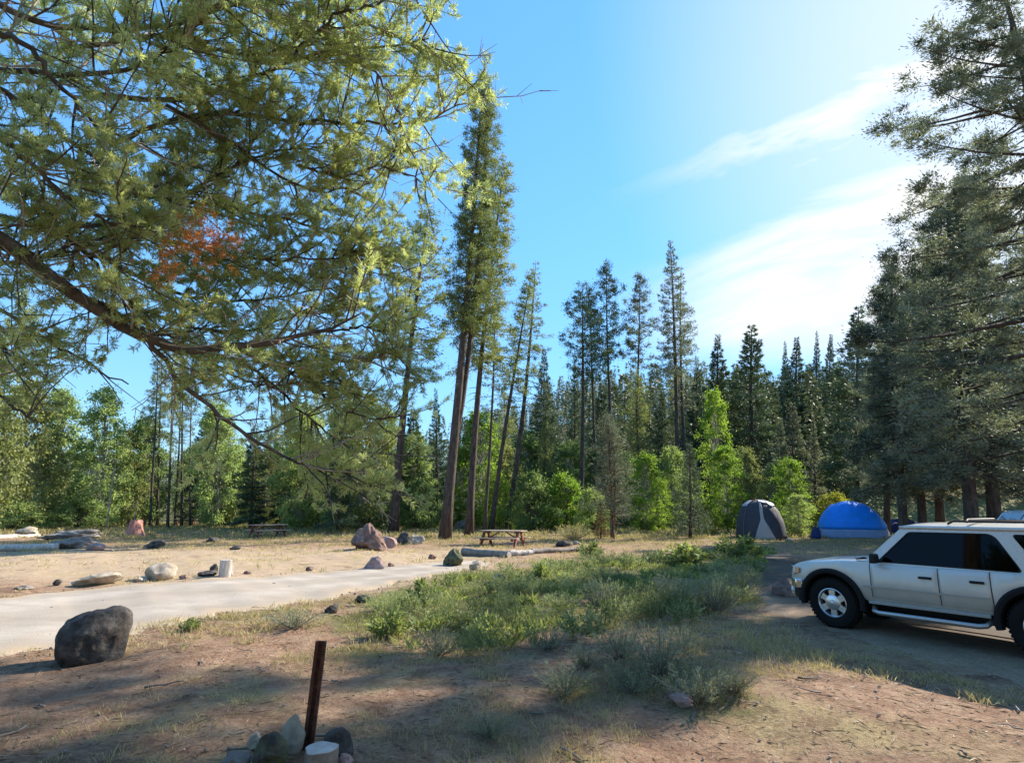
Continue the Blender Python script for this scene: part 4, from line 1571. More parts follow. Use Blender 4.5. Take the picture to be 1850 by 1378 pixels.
def paint_mat(name, col):
    m, nt, N, Lk, P, O = new_mat(name)
    tc = N.new('ShaderNodeTexCoord')
    sx = N.new('ShaderNodeSeparateXYZ')
    Lk.new(tc.outputs['Object'], sx.inputs[0])
    n = tex_noise(nt, 3.5, 7, .7, tc.outputs['Object'])
    # tan and rougher towards the lower panels
    f = math_n(nt, 'MULTIPLY', maprange(nt, sx.outputs[2], .35, 1.1, .85, .05, True), maprange(nt, n.outputs[0], .3, .7, .4, 1))
    Lk.new(mixc(nt, f, col, (.27, .22, .16)), P.inputs['Base Color'])
    Lk.new(maprange(nt, f, 0, .8, .26, .6), P.inputs['Roughness'])
    P.inputs['Metallic'].default_value = .12
    P.inputs['Coat Weight'].default_value = .5
    P.inputs['Coat Roughness'].default_value = .08
    return m


def round_poly(pts, rad, k=5):
    """round the corners of a 2-D polygon; k points per corner"""
    out = []
    n = len(pts)
    for i in range(n):
        a, b, c = np.array(pts[i - 1], float), np.array(pts[i], float), np.array(pts[(i + 1) % n], float)
        r = rad[i] if isinstance(rad, (list, tuple)) else rad
        p = b + norm(a - b) * r
        q = b + norm(c - b) * r
        for t in np.linspace(0, 1, k):
            out.append((1 - t) ** 2 * p + 2 * t * (1 - t) * b + t * t * q)
    return out


def build_suv():
    paint = paint_mat('suv_paint', (.56, .54, .48))
    glass = glass_mat()
    black = plain('black_trim', (.008, .008, .009), .65, spec=.3, speck=.3)
    flare = plain('dark_flare', (.007, .007, .008), .75, spec=.25)
    chrome = plain('chrome', (.75, .75, .76), .14, 1.0)
    alloy = plain('alloy', (.62, .62, .64), .3, .9)
    rubber = plain('tyre_rubber', (.010, .010, .010), .9, spec=.2, speck=.3)
    seatm = plain('seat_cloth', (.50, .48, .45), .9, speck=.2)
    lampg = plain('lamp_glass', (.72, .75, .80), .08, .2, coat=1)
    amber = plain('amber_glass', (.55, .18, .03), .15, coat=1)
    red = plain('tail_glass', (.35, .012, .012), .15, coat=1)
    seam = plain('door_seam', (.05, .048, .045), .8)
    stepm = plain('step_steel', (.42, .41, .40), .38, .8)
    WB, RW, TR = 2.70, .395, .80
    ang = math.radians(124)
    org = (6.10, 10.40)
    zc = .075
    car = empty('suv', (org[0], org[1], zc), ang)
    AX = (0.0, -WB)
    AR, AZ = .475, .415

    def top(x):
        return float(np.interp(x, [-3.74, -3.70, -3.60, -.80, -.60, -.10, .36, .62, .73, .77], [.95, 1.04, 1.09, 1.075, 1.11, 1.085, 1.04, .985, .92, .83]))

    def bot(x):
        b = float(np.interp(x, [-3.74, -3.3, -2.0, -.6, .45, .77], [.58, .52, .50, .50, .56, .64]))
        for a in AX:
            d = abs(x - a)
            if d < AR: b = max(b, AZ + math.sqrt(max(0, AR * AR - d * d)))
        return b

    def hw(x):
        return float(np.interp(x, [-3.74, -3.66, -3.4, -1.5, .1, .54, .70, .77], [.74, .80, .835, .85, .845, .80, .73, .66]))

    def half(x, off=0.0):
        b, t, w = bot(x), top(x), hw(x) + off
        z1, z2, z3 = b + (t - b) * .12, b + (t - b) * .5, b + (t - b) * .86
        return [(w * .955, b), (w * .99, z1), (w, z2), (w * .975, z3), (w * .945, t - .012), (w * .905, t)]

    xs = sorted(set(list(np.linspace(-3.74, .77, 76)) + [a + s * AR * k for a in AX for s in (-1, 1) for k in (1.0, .995, .97, .92, .85, .75, .6, .4, .2)] + [-.62, .70, .75]))
    V, Fc = [], []
    for x in xs:
        h = half(x)
        t = top(x)
        sec = h + [(h[-1][0] * .6, t + .022), (0, t + .03)]
        ring = [(x, y, z) for y, z in sec] + [(x, -y, z) for y, z in sec[-2::-1]]
        V += ring
    m = len(ring)
    for i in range(len(xs) - 1):
        for j in range(m):
            a, b = i * m + j, i * m + (j + 1) % m
            Fc.append((a, b, b + m, a + m))
    Fc.append(tuple(range(m))[::-1])
    Fc.append(tuple((len(xs) - 1) * m + j for j in range(m)))
    body = mesh_from('body', V, Fc, paint, car)
    body.data.set_sharp_from_angle(angle=math.radians(32))
    # underside
    mb = MB()
    mb.box((-1.35, 0, .44), (4.3, .95, .26))
    mb.box((-1.35, 0, .52), (1.60, 1.55, .14))
    mb.build('chassis', black, car, .02)
    for a in AX:
        mb = MB()
        mb.lathe([(.03, -.74), (.05, -.74), (.05, .74), (.03, .74)], 12, 'Y', (a, 0, RW))
        mb.build('axle', black, car)

    # greenhouse
    BZ, RZ = 1.065, 1.66

    def gy(z): return .775 - .135 * (z - BZ) / (RZ - BZ)

    def wall(pts): return [(p[0], gy(p[1]), p[1]) for p in pts]
    frames = [([(-.52, BZ), (-1.14, RZ), (-2.36, RZ + .01), (-2.67, BZ)], [(-.74, BZ + .035), (-1.215, RZ - .075), (-2.28, RZ - .07), (-2.565, BZ + .02)]),
              ([(-2.67, BZ), (-2.36, RZ + .01), (-3.40, RZ), (-3.66, BZ)], [(-2.76, BZ + .05), (-2.47, RZ - .07), (-3.26, RZ - .08), (-3.46, BZ + .05)])]
    for s in (1, -1):
        for k, (o_, i_) in enumerate(frames):
            oo = [np.array(q) for q in round_poly(o_, .004)]
            ii = round_poly(i_, [.05, .05, .10, .07] if k == 0 else .07)
            mb = MB()
            f = lambda P: [(x, y * s, z) for x, y, z in wall(P)]
            mb.ring(f(oo), f(ii), (0, -.045 * s, 0))
            mb.build('window_pillar', paint, car)
            mb = MB()
            mb.poly([(x, y - s * .016, z) for x, y, z in f(ii)], (0, -.006 * s, 0))
            g = mb.build('side_window', glass, car, smooth=False)
            # rubber round the glass
            mb = MB()
            c = np.mean(np.array(ii), 0)
            i2 = [c + (np.array(q) - c) * np.array([.972, .945]) for q in ii]
            mb.ring([(x, y - s * .006, z) for x, y, z in f(ii)], [(x, y - s * .006, z) for x, y, z in f(i2)], (0, -.008 * s, 0))
            mb.build('seal', black, g)
        # pillar between the two doors, behind the glass
        mb = MB()
        mb.poly([(x, (y - .026) * s, z) for x, y, z in wall([(-1.62, BZ), (-1.70, RZ - .03), (-1.80, RZ - .03), (-1.75, BZ)])], (0, -.04 * s, 0))
        mb.build('door_pillar', black, car)
    # windscreen and tailgate frames
    for nm, xa, xb, za in (('windscreen', -.53, -1.14, BZ + .01), ('rear_window', -3.665, -3.405, BZ)):
        def pt(fy, fz):
            z = za + (RZ - za) * fz
            return (xa + (xb - xa) * fz, fy * (gy(z) - .004), z)
        oc = round_poly([(-1, 0), (-1, 1), (1, 1), (1, 0)], .004)
        ic = round_poly([(-.90, .06), (-.88, .90), (.88, .90), (.90, .06)], .07)
        sg = 1 if nm == 'windscreen' else -1
        mb = MB()
        mb.ring([pt(*q) for q in oc], [pt(*q) for q in ic], (-.04 * sg, 0, -.01))
        mb.build(nm + '_frame', paint, car)
        mb = MB()
        mb.poly([tuple(np.array(pt(*q)) + np.array([-.014 * sg, 0, -.004])) for q in ic], (-.006 * sg, 0, 0))
        mb.build(nm, glass, car, smooth=False)
    # roof
    V, Fc = [], []
    xr = np.linspace(-3.45, -1.10, 20)
    yr = np.linspace(-1, 1, 15)
    for x in xr:
        ex = min(1, (x + 3.45) / .25, (-1.10 - x) / .25)
        for y in yr:
            zz = RZ + .008 + .055 * (1 - abs(y) ** 2.6) * (max(ex, 0) ** .6 * .6 + .4 * min(1, ex * 2))
            V.append((x, y * .668, zz))
    for i in range(19):
        for j in range(14):
            a = i * 15 + j
            Fc.append((a, a + 15, a + 16, a + 1))
    n0 = len(V)
    roof = mesh_from('roof', V, Fc, paint, car)
    sm = roof.modifiers.new('thick', 'SOLIDIFY')
    sm.thickness = .04
    sm.offset = -1
    # roof rack
    for s in (1, -1):
        mb = MB()
        mb.tube([(-1.72, s * .55, RZ + .05), (-1.80, s * .55, RZ + .095), (-3.20, s * .55, RZ + .095), (-3.28, s * .55, RZ + .05)], .016, 8)
        mb.build('roof_rail', black, car)
    for x in (-1.98, -2.95):
        mb = MB()
        mb.tube([(x, -.60, RZ + .085), (x, -.55, RZ + .115), (x, .55, RZ + .115), (x, .60, RZ + .085)], .018, 8)
        mb.build('roof_bar', black, car)
    # doors: panels a few millimetres proud of the body, each with its handle
    for s in (1, -1):
        for (xa, xb, hx) in ((-1.575, -.66, -1.42), (-2.19, -1.590, -2.05)):
            V, Fc = [], []
            nx = 12
            for i in range(nx + 1):
                x = xa + (xb - xa) * i / nx
                h = half(x, .007)
                for (y, z) in h[:-1]:
                    V.append((x, y * s, max(z, .535) if z < .56 else z - (.0 if z < 1 else .004)))
                V.append((x, h[-2][0] * s * .99, h[-2][1] - .002))
            q = 6
            for i in range(nx):
                for j in range(q - 1):
                    a = i * q + j
                    Fc.append((a, a + 1, a + 1 + q, a + q))
            d = mesh_from('door', V, Fc, paint, car)
            sd = d.modifiers.new('thick', 'SOLIDIFY')
            sd.thickness = .02
            sd.offset = 1 if s < 0 else -1
            mb = MB()
            mb.box((hx, s * .862, .925), (.17, .028, .035))
            mb.build('handle', black, d, .008)
        # dark lines of the door gaps
        for x in (-.652, -1.5825, -2.198):
            mb = MB()
            h = half(x, .0035)
            P = [(x, y * s, max(z, .53)) for y, z in h[:-1]]
            for a, b in zip(P[:-1], P[1:]):
                mb.poly([(a[0] - .006, a[1], a[2]), (a[0] + .006, a[1], a[2]), (b[0] + .006, b[1], b[2]), (b[0] - .006, b[1], b[2])], (0, -.006 * s, 0))
            mb.build('door_gap', seam, car, smooth=False)
        # moulding along the doors
        mb = MB()
        P = []
        for x in np.linspace(-2.17, -.53, 14):
            b, t = bot(x), top(x)
            P.append((x, hw(x) + .008, .715))
        for a, b in zip(P[:-1], P[1:]):
            mb.poly([(a[0], a[1] * s, .705), (a[0], a[1] * s, .732), (b[0], b[1] * s, .732), (b[0], b[1] * s, .705)], (0, .008 * s, 0))
        mb.build('side_moulding', plain('moulding', (.33, .30, .26), .5) if s == 1 else bpy.data.materials['moulding'], car)
        # sill strip and tubular step
        mb = MB()
        mb.box((-1.36, s * .83, .485), (1.56, .05, .05))
        mb.build('sill', plain('sill_grey', (.30, .29, .27), .5) if s == 1 else bpy.data.materials['sill_grey'], car, .01)
        mb = MB()
        mb.tube([(-.60, s * .70, .42), (-.66, s * .87, .36), (-.74, s * .90, .345), (-2.00, s * .90, .345), (-2.08, s * .87, .36), (-2.12, s * .70, .42)], .036, 10)
        mb.build('side_step', stepm, car)
        # wheel arch flares
        for a in AX:
            mb = MB()
            A = np.linspace(-.22, pi + .22, 26)
            prof = [(AR - .035, .80), (AR - .02, .885), (AR + .025, .893), (AR + .058, .872), (AR + .058, .80)]
            vs = []
            for t in A:
                vs.append([mb.bm.verts.new((a + r_ * math.cos(t), s * y, AZ + r_ * math.sin(t) * (1 if math.sin(t) > 0 else .8))) for r_, y in prof])
            for i in range(len(A) - 1):
                for k in range(len(prof)):
                    q = (k + 1) % len(prof)
                    mb.bm.faces.new((vs[i][k], vs[i + 1][k], vs[i + 1][q], vs[i][q]))
            mb.bm.faces.new(vs[0])
            mb.bm.faces.new(vs[-1])
            mb.build('wheel_arch', flare, car)
            # dark inner wheel well
            mb = MB()
            vs = []
            for t in np.linspace(-.1, pi + .1, 18):
                vs.append([mb.bm.verts.new((a + (AR - .006) * math.cos(t), s * y, AZ + (AR - .006) * math.sin(t))) for y in (.40, .82)])
            for i in range(17):
                mb.bm.faces.new((vs[i][0], vs[i + 1][0], vs[i + 1][1], vs[i][1]))
            mb.bm.faces.new([v[0] for v in vs])
            mb.build('wheel_well', black, car)
        # mirror
        mb = MB()
        mb.box((-.80, s * .965, 1.17), (.10, .19, .15), taper=.85)
        mr = mb.build('mirror', black, car, .03, seg=3)
        mb = MB()
        mb.box((-.80, s * .84, 1.115), (.06, .12, .035))
        mb.build('mirror_arm', black, mr, .008)
        # lamps
        mb = MB()
        mb.poly([(.765, s * .45, .79), (.765, s * .45, .935), (.71, s * .735, .935), (.62, s * .785, .93), (.62, s * .80, .81), (.72, s * .735, .79)], (.012, s * .012, 0))
        mb.build('headlight', lampg, car, .01)
        mb = MB()
        mb.poly([(.615, s * .797, .82), (.615, s * .785, .925), (.53, s * .805, .92), (.53, s * .815, .83)], (.004, s * .014, 0))
        mb.build('turn_lamp', amber, car, .004)
        mb = MB()
        mb.poly([(-3.735, s * .60, .78), (-3.735, s * .60, 1.02), (-3.70, s * .775, 1.02), (-3.60, s * .81, 1.0), (-3.60, s * .83, .80), (-3.72, s * .78, .78)], (-.012, s * .012, 0))
        mb.build('tail_light', red, car, .01)
        # fog lamp
        mb = MB()
        mb.lathe([(.0, .0), (.055, .0), (.06, -.02), (.05, -.06), (.0, -.06)], 18, 'Y', (0, 0, 0), closed=False)
        fg = mb.build('fog_lamp', lampg, car)
        fg.rotation_euler = (0, 0, -pi / 2 + (.35 * s))
        fg.location = (.85, s * .56, .50)
    mb = MB()
    mb.poly([(-.60, .755, 1.135), (-.55, .755, 1.165), (-.40, .735, 1.13), (-.42, .735, 1.115)], (0, -.05, 0))
    mb.build('wiper_cowl', black, car, .004)
    # bumpers and grille
    mb = MB()
    O_, I_ = [], []
    for y in np.linspace(-.86, .86, 21):
        x = .92 - .32 * abs(y / .86) ** 3.2
        O_.append((x, y))
        I_.append((x - .12, y * .97))
    mb.poly([(x, y, .57) for x, y in O_] + [(x, y, .57) for x, y in I_[::-1]], (0, 0, .155))
    mb.build('front_bumper', chrome, car, .018, seg=3)
    mb = MB()
    mb.poly([(x - .03, y * .97, .40) for x, y in O_] + [(x - .03, y * .97, .40) for x, y in I_[::-1]], (0, 0, .168))
    mb.build('bumper_valance', black, car, .015)
    mb = MB()
    mb.box((.77, 0, .85), (.03, .86, .18))
    for i in range(4):
        mb.box((.79, 0, .79 + i * .04), (.02, .84, .012))
    mb.build('grille', black, car, .005)
    mb = MB()
    mb.box((-3.80, 0, .60), (.14, 1.62, .17))
    mb.build('rear_bumper', chrome, car, .03, seg=3)
    # inside
    mb = MB()
    mb.box((-.92, 0, 1.03), (.42, 1.40, .16))
    mb.build('dashboard', black, car, .04)
    for s in (1, -1):
        mb = MB()
        mb.box((-1.78, s * .38, .85), (.52, .50, .16))
        mb.box((-2.02, s * .38, 1.15), (.14, .48, .62), Matrix.Rotation(-.18, 3, 'Y'))
        st = mb.build('seat', seatm, car, .05, seg=3)
        mb = MB()
        mb.box((-2.10, s * .38, 1.50), (.09, .26, .17), Matrix.Rotation(-.18, 3, 'Y'))
        mb.build('headrest', seatm, st, .04, seg=3)
    mb = MB()
    mb.box((-2.72, 0, .86), (.5, 1.3, .16))
    mb.box((-2.98, 0, 1.14), (.14, 1.3, .60), Matrix.Rotation(-.2, 3, 'Y'))
    mb.build('rear_seat', seatm, car, .05, seg=3)
    W = Wood()
    t = np.linspace(0, 2 * pi, 25)
    W.tube(np.stack([.11 * np.sin(t) * .6, .185 * np.cos(t), .185 * np.sin(t) * .9], 1), .017, 8)
    W.tube(np.array([(0, -.17, 0), (0, .17, 0)]), .022, 6)
    W.tube(np.array([(0, 0, 0), (.16, 0, -.12)]), .03, 6)
    sw = W.build('steering_wheel', plain('wheel_grey', (.45, .44, .43), .6), car)
    sw.location = (-1.24, .38, 1.17)
    # wheels: tyre, rim with six openings
    wheels = None
    for a in AX:
        for s in (1, -1):
            if wheels is None:
                w = empty('wheel')
                mb = MB()
                pr = [(.225, -.11), (.26, -.125), (.33, -.132), (.375, -.12), (RW, -.09), (RW, .09), (.375, .12), (.33, .132), (.26, .125), (.225, .11)]
                mb.lathe(pr, 48, 'Y')
                for i in range(44):
                    an = 2 * pi * i / 44
                    for sy in (-1, 1):
                        mb.box(((RW + .003) * math.cos(an), sy * .065, (RW + .003) * math.sin(an)), (.016, .075, .034), Matrix.Rotation(-an, 3, 'Y'))
                mb.build('tyre', rubber, w)
                mb = MB()
                mb.lathe([(.232, -.11), (.232, .118), (.222, .122), (.205, .10), (.195, .02), (.195, -.10)], 48, 'Y')
                for i in range(6):
                    an = 2 * pi * (i + .5) / 6
                    d = np.array([math.cos(an), math.sin(an)])
                    n_ = np.array([-math.sin(an), math.cos(an)])
                    q = [d * .06 - n_ * .045, d * .215 - n_ * .050, d * .215 + n_ * .050, d * .06 + n_ * .045]
                    mb.poly([(v[0], .062, v[1]) for v in q], (0, .030, 0))
                mb.lathe([(.0, .10), (.100, .10), (.125, .088), (.13, .05), (.0, .05)], 30, 'Y', closed=False)
                mb.build('rim', alloy, w)
                mb = MB()
                mb.lathe([(.0, .03), (.196, .03), (.196, .0), (.0, .0)], 30, 'Y', closed=False)
                mb.build('brake_disc', black, w)
                mb = MB()
                mb.lathe([(.0, .125), (.030, .122), (.042, .11), (.045, .098), (.0, .098)], 24, 'Y', closed=False)
                mb.build('hub_cap', alloy, w)
                w.parent = car
                wheels = w
            else:
                w = copy_tree(wheels, car)
            w.location = (a, s * .735, RW)
            w.rotation_euler = (0, .3 * a, 0 if s > 0 else pi)
    tag(car, 'white suv with tinted windows, black wheel arches and roof rack, parked on dirt painted dark with its shade', 'suv')
    return car


def build_van():
    """pale vehicle whose roof shows beyond the suv"""
    paint = paint_mat('van_paint', (.60, .68, .76))
    black = plain('van_trim', (.03, .03, .033), .5)
    glass = plain('van_glass', (.02, .025, .03), .06, coat=1)
    rub = plain('van_rubber', (.02, .02, .02), .9)
    b = at_depth(1850, 930, 23.0)
    z = float(hgt(b[0], 23.0))
    t = empty('camper_van', (b[0] + 1.3, 23.6, z), math.radians(168))
    prof = [(2.35, .45), (2.42, .80), (2.25, 1.02), (1.55, 1.18), (.95, 1.88), (.7, 1.97), (-2.2, 2.02), (-2.4, 1.9), (-2.45, .5)]
    rp = round_poly(prof, .06, 4)
    V, Fc = [], []
    n = len(rp)
    ys = [(-.86, .93), (-.92, .97), (-.92, .97), (.92, .97), (.92, .97), (.86, .93)]
    c = np.array([0, 1.1])
    levels = [(-.80, .955), (-.88, .985), (-.91, 1.0), (.91, 1.0), (.88, .985), (.80, .955)]
    for y, s in levels:
        for p in rp:
            q = c + (np.array(p) - c) * s
            tum = 1 - .10 * max(0, (q[1] - 1.1) / .9)
            V.append((q[0], y * tum, q[1]))
    for i in range(len(levels) - 1):
        for j in range(n):
            a, b_ = i * n + j, i * n + (j + 1) % n
            Fc.append((a, b_, b_ + n, a + n))
    Fc.append(tuple(range(n)))
    Fc.append(tuple((len(levels) - 1) * n + j for j in range(n))[::-1])
    o = mesh_from('body', V, Fc, paint, t)
    o.data.set_sharp_from_angle(angle=math.radians(40))
    for s in (1, -1):
        for pts in ([(1.35, 1.22), (.95, 1.72), (.35, 1.74), (.35, 1.22)], [(.20, 1.22), (.20, 1.74), (-.9, 1.76), (-.9, 1.22)], [(-1.05, 1.22), (-1.05, 1.76), (-2.1, 1.76), (-2.15, 1.22)]):
            mb = MB()
            f = lambda q: (q[0], s * (.912 * (1 - .10 * max(0, (q[1] - 1.1) / .9)) + .001), q[1])
            mb.poly([f(q) for q in round_poly(pts, .07)], (0, .010 * s, 0))
            mb.build('side_window', glass, t)
        for a in (1.5, -1.5):
            mb = MB()
            mb.lathe([(.20, -.10), (.32, -.11), (.34, -.07), (.34, .07), (.32, .11), (.20, .10)], 32, 'Y', (a, s * .80, .34))
            w = mb.build('wheel', rub, t)
            mb = MB()
            mb.lathe([(.0, s * .05), (.10, s * .06), (.20, s * .09), (.20, s * .02), (.0, s * .02)], 28, 'Y', (a, s * .80, .34), closed=False)
            mb.build('rim', bpy.data.materials['alloy'], w)
    mb = MB()
    mb.poly([(1.50, -.70, 1.23), (1.50, .70, 1.23), (1.00, .66, 1.83), (1.00, -.66, 1.83)], (.02, 0, .018))
    mb.build('windscreen', glass, t)
    mb = MB()
    mb.box((2.42, 0, .52), (.12, 1.78, .18))
    mb.build('front_bumper', black, t, .03)
    tag(t, 'pale blue white camper van with its roof showing above the rear of the suv', 'van')

# ------------------------------------------------------------------ everything in its place
SUN_STRENGTH = 4.3
SKY_STRENGTH = .15
SKY_GAIN, SKY_KNEE, SKY_SAT, SKY_HUE = 1.95, 1.45, 1.18, .4925
CLOUD_STRENGTH = .42
EXPOSURE = 1.5

build_camera()
build_light()
ground_mesh()
ROAD_G = build_roads()
ground_cover(ROAD_G)
far_woods()
build_suv()
build_van()
build_tents()
build_tables()
fire_post()
fire_ring()

# rocks along the road and in the clearing
build_boulder()
rock(180, 1058, 76, 24, 'rock_pale', 'low flat pale slab of rock on the far edge of the gravel road', 31, depth=.7, shear=.5)
rock(290, 1049, 54, 30, 'rock_pale', 'rounded cream boulder on the far edge of the gravel road', 32, depth=.9, planes=4, rough=.08)
rock(255, 1051, 24, 9, 'rock_pale', 'small flat pale stone next to the rounded cream boulder', 33)
rock(412, 1041, 22, 22, 'rock_pink', 'small pinkish stone touching the upright wood block by the road', 34)
rock(372, 1041, 38, 10, 'rock_dark', 'flat dark stone lying before the upright wood block by the road', 35)
rock(385, 1034, 16, 16, 'rock_dark', 'small dark knob of rock behind the upright wood block', 36)
rock(103, 1058, 14, 11, 'rock_dark', 'tiny dark stone on the dirt edge of the gravel road near the pale slab', 37)
rock(46, 1065, 34, 7, 'rock_grey', 'thin grey stone half sunk in the dirt at the road edge', 38)
rock(676, 1029, 46, 27, 'rock_pink', 'pointed pinkish rock standing alone at the far edge of the road', 39, planes=8, taper=.6)
rock(820, 1024, 48, 33, 'rock_moss', 'angular dark rock with a sunlit face beside the low plants', 40, depth=.9, shear=.2, taper=.45)
rock(862, 1031, 30, 20, 'rock_pale', 'pale cream rock sunk in low plants next to the angular dark rock', 41)
rock(902, 1054, 26, 20, 'rock_pale', 'white topped small rock among the leafy low plants', 42)
rock(655, 1089, 36, 14, 'rock_moss', 'low mossy rock at the plant edge of the gravel road', 43)
rock(600, 1108, 28, 18, 'rock_dark', 'dark rock in the shade where the road meets the plants', 44)
rock(664, 994, 92, 50, 'rock_rust', 'big heap shaped rock with reddish base at the clearing centre', 45, depth=.8, planes=6, rough=.3, taper=.7)
rock(700, 990, 34, 20, 'rock_pink', 'tan rock leaning on the big heap shaped rock', 46)
rock(733, 983, 46, 22, 'rock_dark', 'dark rock with a white companion near the base of the twin trunked pine', 47, taper=.5)
rock(752, 983, 30, 20, 'rock_pale', 'white sunlit rock beside the dark rock near the pine base', 48)
rock(52, 970, 42, 19, 'rock_pale', 'pale boulder with a dark hollow between the two grey logs', 49)
rock(126, 949, 26, 12, 'rock_pale', 'small pale stone on the low rise beyond the logs', 50)
rock(279, 991, 32, 15, 'rock_dark', 'dark brown wedge shaped rock in the clearing past the red stump', 51, shear=.5)
rock(384, 979, 30, 10, 'rock_dark', 'low dark rock between the wedge shaped rock and a picnic table', 52)
rock(425, 993, 20, 7, 'rock_dark', 'tiny dark stone on the bare dirt below a picnic table', 53)
rock(835, 956, 26, 20, 'rock_grey', 'grey fire ring stone just behind the base of the twin trunked pine', 54)
rock(858, 955, 30, 22, 'rock_pale', 'bright white rock behind the slim trunk beside a picnic table', 55)
rock(1018, 987, 34, 11, 'rock_dark', 'dark low rock in grass past the picnic table with reddish legs', 56)
rock(1042, 984, 16, 7, 'rock_pale', 'small pale stone in the grass next to the dark low rock', 57)
rock(1425, 979, 18, 8, 'rock_pale', 'small white bag sized stone at the foot of the grey dome tent', 58)
rock(1418, 1080, 52, 34, 'rock_rust', 'brown rounded rock in front of the suv bumper', 59, depth=.8, taper=.4)
rock(140, 990, 84, 22, 'rock_grey', 'broad flat grey rock slab at the end of the logs', 60, depth=.7, planes=6, rough=.26)
rock(130, 975, 104, 19, 'rock_grey', 'long low grey ledge of rock behind the broad flat slab', 61, depth=.5, planes=4, rough=.34)
rock(172, 993, 30, 13, 'rock_pink', 'pinkish stone touching the broad flat grey slab', 62)
rock(1235, 1278, 52, 20, 'rock_pink', 'flat brownish stone under the grey sagebrush nearest the camera', 63)

stump(234, 970, 38, 27, 'red_stump', 'reddish flared tree stump standing in the clearing', top='red_stump', flare=1.8, seed=2, jag=.16)
stump(403, 1042, 20, 29, 'grey_wood', 'upright grey brown wood block at the far edge of the gravel road', flare=1.05, seed=5, name='wood_block', jag=.0)
log((-70, 998), (104, 993), .20, .17, 'grey_wood', 'longer pale grey log lying in the clearing nearest the road', seed=1)
log((-60, 976), (70, 971), .18, .15, 'grey_wood', 'shorter pale log lying behind the longer grey log', seed=2)
log((838, 1003), (920, 1007), .19, .15, 'dead_wood', 'rough dark log lying in front of the picnic table with reddish legs', seed=3)
log((922, 1004), (962, 1002), .13, .12, 'grey_wood', 'short pale log end pointing past the rough dark log', seed=4)
log((962, 1000), (1060, 995), .14, .09, 'dead_wood', 'thin dark log in the grass beyond the low plants', seed=6)
log((648, 957), (694, 962), .12, .10, 'pale_bark', 'white peeled log resting on the big heap shaped rock', seed=7)

rock(447, 1037, 14, 7, 'rock_rust', 'small brown stone past the upright wood block on the road edge', 81)
rock(560, 1031, 16, 8, 'rock_rust', 'small brown stone halfway between the wood block and the pointed pinkish rock', 82)
rock(706, 1024, 14, 8, 'rock_rust', 'small brown stone just past the pointed pinkish rock', 83)
rock(330, 1046, 18, 8, 'rock_rust', 'small brown stone just past the rounded cream boulder', 84)
rock(780, 1010, 16, 9, 'rock_rust', 'small brown stone behind the angular dark rock', 85)

# slim dead poles
for (a, b, Y, r_, lab) in (((194, 944), (206, 845), 60, .085, 'thin pale dead trunk leaning in front of the light green trees'),
                           ((246, 934), (246, 908), 62, .07, 'short pale broken post behind the red stump')):
    p0 = at_depth(*a, Y)
    p0[2] = float(hgt(p0[0], p0[1])) - .1
    p1 = at_depth(*b, Y)
    W = Wood()
    W.tube(np.linspace(p0, p1, 6) + rng.normal(0, .02, (6, 3)), np.linspace(r_, r_ * .5, 6), 7)
    o = W.build('dead_pole', M['pale_bark'])
    tag(o, lab, 'dead trunk')

# ---- hero trees
near_pine()
tree_at('hero_pine_twin', 805, 40, 868, 128, 'tallest pine with a twin reddish trunk forking low and a slim column of needles', halfw=60, rz=.2)
tree_at('slim_pine_dense', 848, 44, 902, 275, 'slim pine with a single dark trunk standing close behind the twin trunked pine', halfw=52, leaf='olive_needles')
tree_at('tall_pine_a', 712, 50, 766, 384, 'leaning pine with a bare lower trunk and a sunlit crown beside the near bough tips', halfw=84, leaf='olive_needles')
tree_at('wispy_pine', 875, 50, 893, 480, 'thin wispy pine rising between the twin trunked pine and a pair of leaning pines', halfw=34)
tree_at('tall_pine_a', 887, 54, 952, 486, 'first of a pair of leaning pines, nearer the twin trunked pine', group='pair of leaning pines', halfw=49)
tree_at('wispy_pine', 917, 56, 966, 470, 'second of a pair of leaning pines, farther from the twin trunked pine', group='pair of leaning pines', halfw=57)
tree_at('tall_pine_b', 1047, 62, 1059, 502, 'pine with a dense dark crown above the willow thicket', halfw=48, leaf='dark_needles')
tree_at('tall_pine_b', 1077, 72, 1075, 528, 'thinner pine half hidden behind the dense dark crowned pine', halfw=33)
tree_at('tall_pine_b', 1110, 74, 1103, 470, 'straight pine with a tufted crown and bare trunk, next to the dense dark crowned pine', halfw=39)
tree_at('tall_pine_b', 1143, 78, 1147, 488, 'pale crowned slender pine between the tufted pine and the tall spire', halfw=36, leaf='grey_needles')
tree_at('spire_pine', 1224, 70, 1209, 435, 'tall pointed spire shaped pine standing highest above the far wood', halfw=46)
tree_at('wispy_pine', 1246, 72, 1232, 480, 'sparse grey pine leaning against the side of the tall spire', halfw=44)
tree_at('tall_pine_a', 1236, 76, 1222, 640, 'short orange trunked pine between the tall spire and the sparse grey pine', halfw=20)
tree_at('twin_young_pine', 1105, 39, 1100, 738, 'young grey green pine with two reddish stems in the grass clearing', halfw=44, rz=.4)
tree_at('young_fir', 1244, 41, 1244, 796, 'small dark bushy fir standing alone in front of the bright aspens', 'fir tree', halfw=36, leaf='dark_needles')

